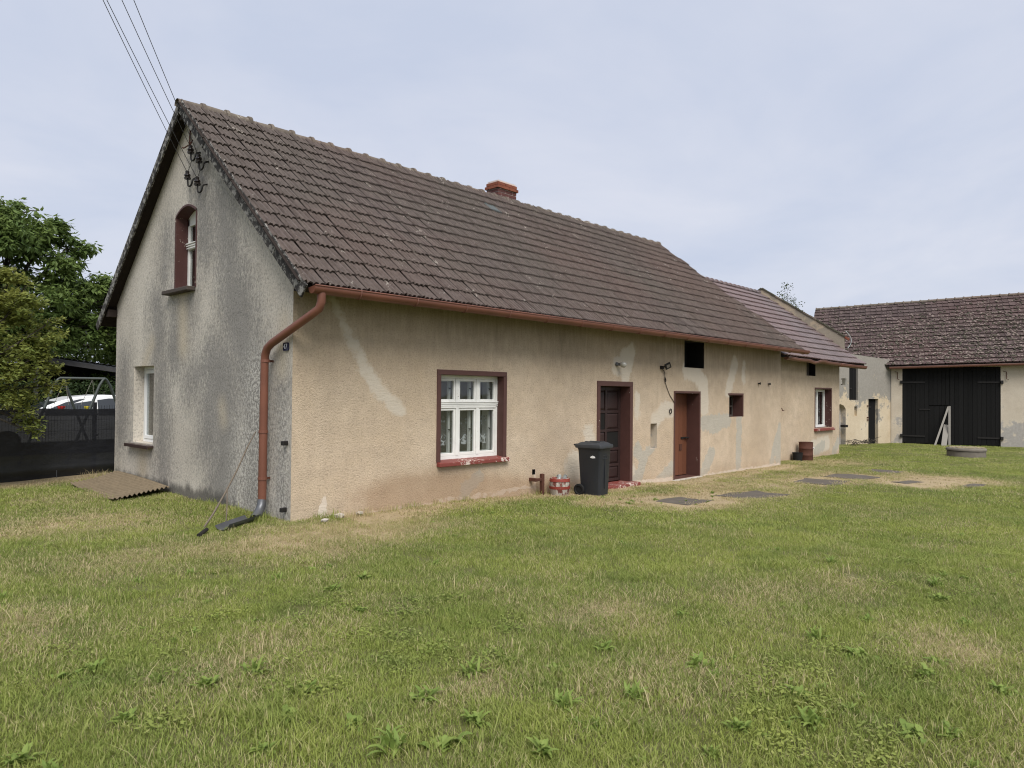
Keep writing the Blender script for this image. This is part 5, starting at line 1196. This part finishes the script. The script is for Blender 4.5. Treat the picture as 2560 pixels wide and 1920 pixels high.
wb = [(-2.2, 15.8, 5.6, 1.7), (-.5, 15.3, 6.2, .95), (.45, 15.3, 6.45, .62), (1.0, 15.3, 6.15, .62), (1.25, 15.35, 6.35, .35), (.3, 15.3, 5.3, 1.0), (1.75, 15.4, 5.85, .38), (2.1, 15.4, 5.75, .34), (1.35, 15.4, 5.15, .72), (2.35, 15.6, 4.75, .5), (1.0, 15.6, 4.2, 1.1), (2.55, 15.9, 4.0, .8), (-.5, 15.6, 4.3, 1.2), (3.3, 16.2, 4.35, .7), (-1.8, 15.8, 3.7, 1.3), (3.6, 16.4, 3.6, .8), (1.8, 16.0, 3.4, .8), (.2, 15.9, 3.3, .9), (4.3, 16.6, 4.0, .8), (2.6, 15.4, 4.75, .45), (3.1, 15.4, 4.55, .42), (2.9, 15.3, 4.0, .55), (3.4, 15.4, 3.4, .5), (2.2, 15.3, 3.5, .55), (1.5, 15.3, 3.2, .45), (.6, 15.2, 3.3, .6), (2.8, 15.3, 3.3, .45), (2.2, 18.2, 3.0, .95), (3.5, 18.4, 3.1, .95), (.9, 18.2, 3.1, .95), (4.7, 18.6, 3.0, .95), (-.5, 18.2, 2.7, 1.0), (2.8, 18.3, 2.0, .9), (1.2, 18.2, 1.9, .9)]
WT = thing('walnut_tree', (-.4, 16.4, 0), 'large dark green walnut tree with drooping leaflets behind the fence', 'tree')
V, Fc = leafblob(ragged(wb), 300, .19, .042, -.6, None, spray=6, shell=.45); crown('crown', WT, V, Fc, M['walnut'])
limbs(WT, (-.4, 16.6, 0), (-.2, 16.2, 2.6), wb, .2)
sb = [(-2.1, 5.75, 2.7, .62), (-1.62, 5.7, 2.95, .34), (-1.33, 5.7, 2.55, .30), (-1.20, 5.72, 2.25, .22), (-2.2, 5.7, 1.9, .6), (-1.62, 5.7, 2.1, .40), (-1.12, 5.72, 1.95, .16), (-1.28, 5.72, 1.66, .20), (-1.05, 5.7, 1.70, .10), (-1.75, 5.65, 1.42, .34), (-1.42, 5.7, 1.02, .15), (-1.35, 5.7, .88, .09), (-1.52, 5.7, 1.22, .18), (-2.5, 5.8, 1.3, .5), (-1.95, 5.7, 3.25, .34), (-2.75, 5.7, 3.1, .6), (-1.50, 5.7, 3.36, .14), (-1.72, 5.7, 3.45, .15), (-1.15, 5.7, 2.75, .13), (-2.3, 5.7, 3.5, .25)]
SH = thing('orchard_shrub', (-2.7, 5.9, 0), 'yellow-green small-leaved fruit tree overhanging the black fence at left', 'tree')
V, Fc = leafblob(ragged(sb, 8, .40, .80), 1650, .078, .026, -.15, None, spray=3, shell=.40); crown('crown', SH, V, Fc, M['shrub'])
limbs(SH, (-2.7, 5.9, 0), (-2.6, 5.85, 1.2), sb, .07, .006)
hb = [(x, 14.75+.15*math.sin(x*3), z, .48) for x in np.arange(-2.5, 5.2, .55) for z in (.4, 1.0, 1.55)]
HG = thing('ivy_hedge', (1.2, 14.75, 0), 'dark green clipped hedge behind the white car', 'hedge')
V, Fc = leafblob(hb, 1500, .085, .035, -.5, None, spray=1, shell=.6); crown('foliage', HG, V, Fc, M['ivy'])
for x in (-2, -.5, 1, 2.5, 4): MB().tube([(x, 14.75, -.1), (x+.08, 14.75, .8), (x, 14.78, 1.6)], [.05, .04, .015], 6).build('stem', M['bark'], HG, smooth=True)
bb = [(37.6, 9.0, 8.2, .38), (37.2, 9.1, 7.6, .42), (37.9, 8.9, 7.4, .45), (38.4, 8.75, 7.15, .42), (37.7, 9.0, 6.8, .6), (38.3, 8.8, 6.5, .6), (37.2, 9.1, 6.9, .4)]
BT = thing('birch_sapling', (37.8, 9.0, -.4), 'thin young birch rising behind the annex parapet', 'tree')
V, Fc = leafblob(bb, 330, .11, .045, -.5, None, spray=1, shell=.2); crown('crown', BT, V, Fc, M['birch']); limbs(BT, (37.8, 9.0, -.4), (37.8, 9.0, 5.0), bb, .05, .006)
b2 = [(39.45, 8.45, 6.3, .33), (39.9, 8.35, 6.15, .25), (39.2, 8.5, 5.7, .5)]
BT2 = thing('leafy_bush', (39.5, 8.45, -.4), 'small bright green treetop showing between the parapet and the barn ridge', 'tree')
V, Fc = leafblob(b2, 900, .11, .045, -.4, None, spray=1, shell=.2); crown('crown', BT2, V, Fc, M['walnut']); limbs(BT2, (39.5, 8.45, -.4), (39.5, 8.45, 4.6), b2, .06, .008)
# overhead wires
for k, (ii, far, lab) in enumerate(((2, (-2.02, .57, 5.88), 'leftmost of the four overhead wires running to the gable'), (3, (-1.99, .55, 5.89), 'second from left of the four overhead wires running to the gable'), (0, (-1.85, .51, 5.93), 'third from left of the four overhead wires running to the gable'), (1, (-1.74, .48, 5.97), 'rightmost of the four overhead wires running to the gable'))):
    a = INSP[ii]; b = Vector(far); d = b-a; m = MB()
    pts = [a+d*t+Vector((0, 0, .06*t*(t-1))) for t in np.linspace(0, 5, 26)]
    m.tube(pts, .0045, 6); tag(m.build('overhead_wire', M['wire'], None, smooth=True), lab, 'wire', 'overhead wires to the gable')

# ------------------------------------------------------------------ lawn
def clump(name, n, rad, hmin, hmax, wd, lean, flat=False):
    m = MB()
    for _ in range(n):
        a = random.uniform(0, 6.283); r = rad*math.sqrt(random.random()); x, y = r*math.cos(a), r*math.sin(a)
        h = random.uniform(hmin, hmax); da = random.uniform(0, 6.283); ln = abs(random.gauss(0, lean))*h+.15*h; ux, uy = math.cos(da), math.sin(da); sx, sy = -uy*wd*.5, ux*wd*.5
        z1, z2 = h*.62, h*(.5 if flat else 1)
        m.add([(x-sx, y-sy, 0), (x+sx, y+sy, 0), (x+ux*ln*.4+sx*.8, y+uy*ln*.4+sy*.8, z1), (x+ux*ln*.4-sx*.8, y+uy*ln*.4-sy*.8, z1), (x+ux*ln, y+uy*ln, z2)], [(0, 1, 2, 3), (3, 2, 4)])
    me = m.mesh(name, M['grass']); return bpy.data.objects.new(name, me)
def clover(name, n, rad):
    m = MB()
    for _ in range(n):
        a = random.uniform(0, 6.283); r = rad*math.sqrt(random.random()); c = Vector((r*math.cos(a), r*math.sin(a), random.uniform(.015, .05))); s_ = random.uniform(.006, .013); t = random.uniform(0, 6.28)
        u = Vector((math.cos(t), math.sin(t), random.uniform(-.3, .4)))*s_; v_ = Vector((-math.sin(t), math.cos(t), random.uniform(-.3, .3)))*s_*.7
        m.add([c-u, c+v_, c+u*1.4, c-v_], [(0, 1, 2, 3)])
    return bpy.data.objects.new(name, m.mesh(name, M['grass']))
gc = bpy.data.collections.new('lawn_clumps')
PROT = [clump('clump_a', 80, .11, .016, .038, .0038, .7), clump('clump_b', 80, .11, .018, .047, .0042, .8), clump('clump_c', 55, .10, .02, .05, .005, .9), clover('clump_d', 60, .11), clump('clump_e', 70, .12, .015, .035, .0032, 2.0, True),
        clump('clump_f', 14, .05, .05, .10, .005, .6), clump('clump_g', 60, .17, .018, .04, .007, .8), clump('clump_h', 60, .17, .016, .034, .007, 1.4), clump('clump_i', 50, .25, .02, .042, .010, .8)]
for o in PROT: gc.objects.link(o)
def lawn():
    X = []; Y = []; T_ = []; Dd = []; Sc = []
    cam = np.array([CAM.x, CAM.y]); 
    def zone(r0, r1, dens, types):
        A = math.pi*(r1*r1-r0*r0)*(100/360); n = int(A*dens)
        r = np.sqrt(rng.uniform(r0*r0, r1*r1, n)); a = np.radians(42.95)+np.radians(rng.uniform(-50, 50, n))
        x, y = cam[0]+r*np.cos(a), cam[1]+r*np.sin(a)
        ok = ~((x > -.03)*(x < 14.95)*(y > -.02)) & ~((x >= 14.9)*(x < 21)*(y > .36)) & (y < 7.0+.19*x)
        s_ = (x-26.6)*sdv.x+(y-2.07)*sdv.y; dd = (x-26.6)*sn.x+(y-2.07)*sn.y; ok &= ~((s_ < 3.4)*(dd < .02)*(x > 21))
        tb = (x-bo.x)*bu.x+(y-bo.y)*bu.y; db = (x-bo.x)*bn.x+(y-bo.y)*bn.y; ok &= ~((tb > -.1)*(db < .05)*(x > 24))
        for (sx, sy), (ha, hb), rot in SLABS:
            t = math.radians(rot); u = (x-sx)*math.cos(t)+(y-sy)*math.sin(t); v_ = -(x-sx)*math.sin(t)+(y-sy)*math.cos(t); ok &= ~((abs(u)+.14*fbm(x, y, 6, 5) < ha*.90)*(abs(v_)+.14*fbm(x, y, 7, 6) < hb*.80))
        ok &= np.hypot(x-WELL[0], y-WELL[1]) > .56
        ok &= ~((x > -.92)*(x < 0)*(y > 3.4+.42*(x+.95))*(y < 5.6+.42*(x+.86))) & (np.hypot(x-qx, y-qy) > .17) & ~((abs(x-bx) < .2)*(abs(y-by) < .25)) & ~((x > 6.36)*(x < 7.58)*(y > -.2)) & (np.hypot(x-dx0, y-dy0) > .2)
        x, y = x[ok], y[ok]; d = dryness(x, y); keep = rng.random(len(x)) > np.clip((d-.6)*1.4, 0, .88)
        x, y, d = x[keep], y[keep], d[keep]; n = len(x); q = rng.random(n)
        f1 = fbm(x, y, 1.3, 77); t = np.empty(n, int)
        near, alt, cl, st, tall = types
        t[:] = np.where(q < .5, near, alt)
        t = np.where((f1 > .12)*(rng.random(n) < .05)*(cl >= 0)*(d < .4), cl, t); t = np.where((d > .5)*(rng.random(n) < .75), st, t)
        t = np.where((rng.random(n) < .03)*(d < .7)*(tall >= 0), tall, t)
        X.append(x); Y.append(y); T_.append(t); Dd.append(np.where(t == 3, 0, d)); Sc.append(rng.uniform(.75, 1.25, n)*(1+.25*fbm(x, y, 2.1, 41)))
    zone(1.8, 6.0, 230, (0, 1, 3, 4, 5)); zone(6.0, 9.5, 160, (0, 1, 3, 4, 5)); zone(9.5, 15, 90, (6, 6, 7, 7, 5)); zone(15, 24, 45, (6, 8, 6, 7, -1)); zone(24, 42, 20, (8, 8, 8, 8, -1))
    # taller tufts along the house foot and the fence
    tx = np.concatenate([rng.uniform(.05, 1.2, 26), rng.uniform(-.35, -.03, 30), rng.uniform(-.3, -.03, 26), rng.uniform(-.5, .1, 26), rng.uniform(1.2, 6, 30)]); ty = np.concatenate([rng.uniform(-.22, -.03, 26), rng.uniform(.2, .9, 30), rng.uniform(1.0, 3.4, 26), rng.uniform(5.9, 6.9, 26), rng.uniform(-.12, -.02, 30)])
    X.append(tx); Y.append(ty); T_.append(np.full(len(tx), 5)); Dd.append(np.clip(dryness(tx, ty)-.45, 0, 1)); Sc.append(rng.uniform(.6, 1.5, len(tx)))
    x, y, t, d, s_ = map(np.concatenate, (X, Y, T_, Dd, Sc)); n = len(x); z = Hv(x, y)-.004
    me = bpy.data.meshes.new('lawn_grass'); me.from_pydata(np.stack([x, y, z], -1).tolist(), [], [])
    for nm, ty_, arr in (('kind_index', 'INT', t), ('dry', 'FLOAT', d), ('rnd', 'FLOAT', np.clip(.5+.6*fbm(x, y, 1.0, 65)+.25*rng.normal(size=n), 0, 1)), ('size', 'FLOAT', s_), ('spin', 'FLOAT', rng.uniform(0, 6.283, n))):
        a = me.attributes.new(nm, ty_, 'POINT'); a.data.foreach_set('value', arr.astype(np.int32 if ty_ == 'INT' else np.float32))
    o = bpy.data.objects.new('lawn_grass', me); place(o, Matrix()); o['kind'] = 'stuff'
    ng = bpy.data.node_groups.new('scatter_grass', 'GeometryNodeTree'); ng.interface.new_socket('Geometry', in_out='INPUT', socket_type='NodeSocketGeometry'); ng.interface.new_socket('Geometry', in_out='OUTPUT', socket_type='NodeSocketGeometry')
    N = ng.nodes; gi = N.new('NodeGroupInput'); go = N.new('NodeGroupOutput'); ip = N.new('GeometryNodeInstanceOnPoints'); ci = N.new('GeometryNodeCollectionInfo')
    ci.inputs['Collection'].default_value = gc; ci.inputs['Separate Children'].default_value = True; ci.inputs['Reset Children'].default_value = True
    def at(nm, ty_):
        a = N.new('GeometryNodeInputNamedAttribute'); a.data_type = ty_; a.inputs['Name'].default_value = nm; return a.outputs['Attribute']
    l = ng.links.new; ip.inputs['Pick Instance'].default_value = True
    l(gi.outputs[0], ip.inputs['Points']); l(ci.outputs[0], ip.inputs['Instance']); l(at('kind_index', 'INT'), ip.inputs['Instance Index']); l(at('size', 'FLOAT'), ip.inputs['Scale'])
    cx_ = N.new('ShaderNodeCombineXYZ'); l(at('spin', 'FLOAT'), cx_.inputs[2]); l(cx_.outputs[0], ip.inputs['Rotation']); l(ip.outputs[0], go.inputs[0])
    md = o.modifiers.new('scatter', 'NODES'); md.node_group = ng
    print('lawn clumps', n)
lawn()
# broad-leaved weeds
def weed_mesh(name, n, ln, wd, up):
    m = MB()
    for k in range(n):
        a = 2*math.pi*k/n+random.uniform(-.8, .8); l = ln*random.uniform(.45, 1.2); e0 = up+random.uniform(-.6, .3); rnd_ = random.random(); P = []; c = Vector((random.gauss(0, .028), random.gauss(0, .028), 0)); u = Vector((math.cos(a), math.sin(a), 0)); s_ = Vector((-math.sin(a), math.cos(a), 0))
        for i in range(5):
            w_ = wd*(.25, .7, 1.0, .75, .05)[i]*random.uniform(.85, 1.1); P.append([c-s_*w_+Vector((0, 0, w_*.35)), c, c+s_*w_+Vector((0, 0, w_*.35))])
            el = e0-(.15+.3*rnd_)*i; c = c+(u*math.cos(el)+Vector((0, 0, math.sin(el))))*l/4
        m.grid(P)
    me = m.mesh(name, M['weed']); me.polygons.foreach_set('use_smooth', [True]*len(me.polygons)); return me
WM = [weed_mesh('weed', 26, .11, .017, 1.05), weed_mesh('weed', 34, .13, .012, 1.2), weed_mesh('weed', 22, .09, .022, .9), weed_mesh('weed', 28, .11, .015, 1.1)]
WP = [(-3.81, -4.43, 1.2), (-3.75, -4.64, 1.0), (-3.4, -3.49, 1), (-3.26, -3.49, 1.3), (-2.9, -4.17, 1.2), (-2.62, -4.17, 1.2), (-2.78, -4.83, 1), (-2.55, -4.64, 1), (-3.36, -4.31, 1), (-2.64, -5.47, 1.5), (-2.46, -5.63, 1.5), (-2.22, -5.18, 1.3), (-2.21, -5.57, 1.2), (-1.79, -5.1, 1.2), (-1.56, -3.68, 1.2), (-1.39, -3.07, 1.2), (-1.01, -2.95, 1.2), (-1.52, -2.44, 1), (-2.19, -3.34, .8), (-.19, -2.94, 1), (-2.58, -3.28, .8), (-3.05, -3.9, .8), (-2.61, -5.15, 1), (-3.04, -5.06, .9),
      (-2.22, -5.98, 1.3), (-1.79, -5.76, 1.2), (-1.39, -5.39, 1), (-.91, -5.39, 1.1), (-.78, -5.96, 1.4), (.21, -6.28, 1.1), (.07, -6.61, 1.2), (.92, -6.4, 1), (1.95, -6.62, 1.4), (2.45, -6.49, 1.1), (2.93, -6.61, 1), (-.78, -6.56, 1.2), (-1.37, -6.49, 1.1), (-1.06, -6.73, 1.3), (-.82, -7.12, 1.2), (-.72, -7.25, 1.1), (-.03, -6.98, 1.2), (2.66, -5.55, 1), (.27, -6.97, 1.1), (1.92, -3.61, 1), (.02, -7.34, 1), (-1.43, -5.94, 1.1), (.07, -5.37, 1), (1.39, -6.92, .9)]
for k, (x, y, s_) in enumerate(WP):
    o = inst('weed_rosette', WM[k % 4], Matrix.Translation((x, y, float(Hv(np.array([x]), np.array([y]))[0])+.005)) @ Matrix.Rotation(random.uniform(0, 6.28), 4, 'Z') @ Matrix.Scale(s_*.62, 4))
    tag(o, 'green broad-leaved weed rosette growing in the mown lawn', 'weed', 'broad-leaved weeds in the lawn')
n = 600; xs = rng.uniform(-4.2, 9, n); ys = rng.uniform(-8, -1, n); k_ = fbm(xs, ys, 1.2, 88) > .05; xs, ys = xs[k_], ys[k_]
V = []; Fs = []
for x, y in zip(xs, ys):
    me = WM[random.randrange(4)]; v = np.empty(len(me.vertices)*3); me.vertices.foreach_get('co', v); v = v.reshape(-1, 3)*random.uniform(.22, .5); a = random.uniform(0, 6.28); c, s_ = math.cos(a), math.sin(a)
    z = float(Hv(np.array([x]), np.array([y]))[0]); k = len(V); V += [(x+p[0]*c-p[1]*s_, y+p[0]*s_+p[1]*c, z+p[2]) for p in v]; Fs += [[i+k for i in p.vertices] for p in me.polygons]
me = bpy.data.meshes.new('lawn_weeds'); me.from_pydata(V, [], Fs); me.materials.append(M['weed']); me.polygons.foreach_set('use_smooth', [True]*len(Fs))
o = bpy.data.objects.new('lawn_weeds', me); place(o, Matrix()); o['kind'] = 'stuff'
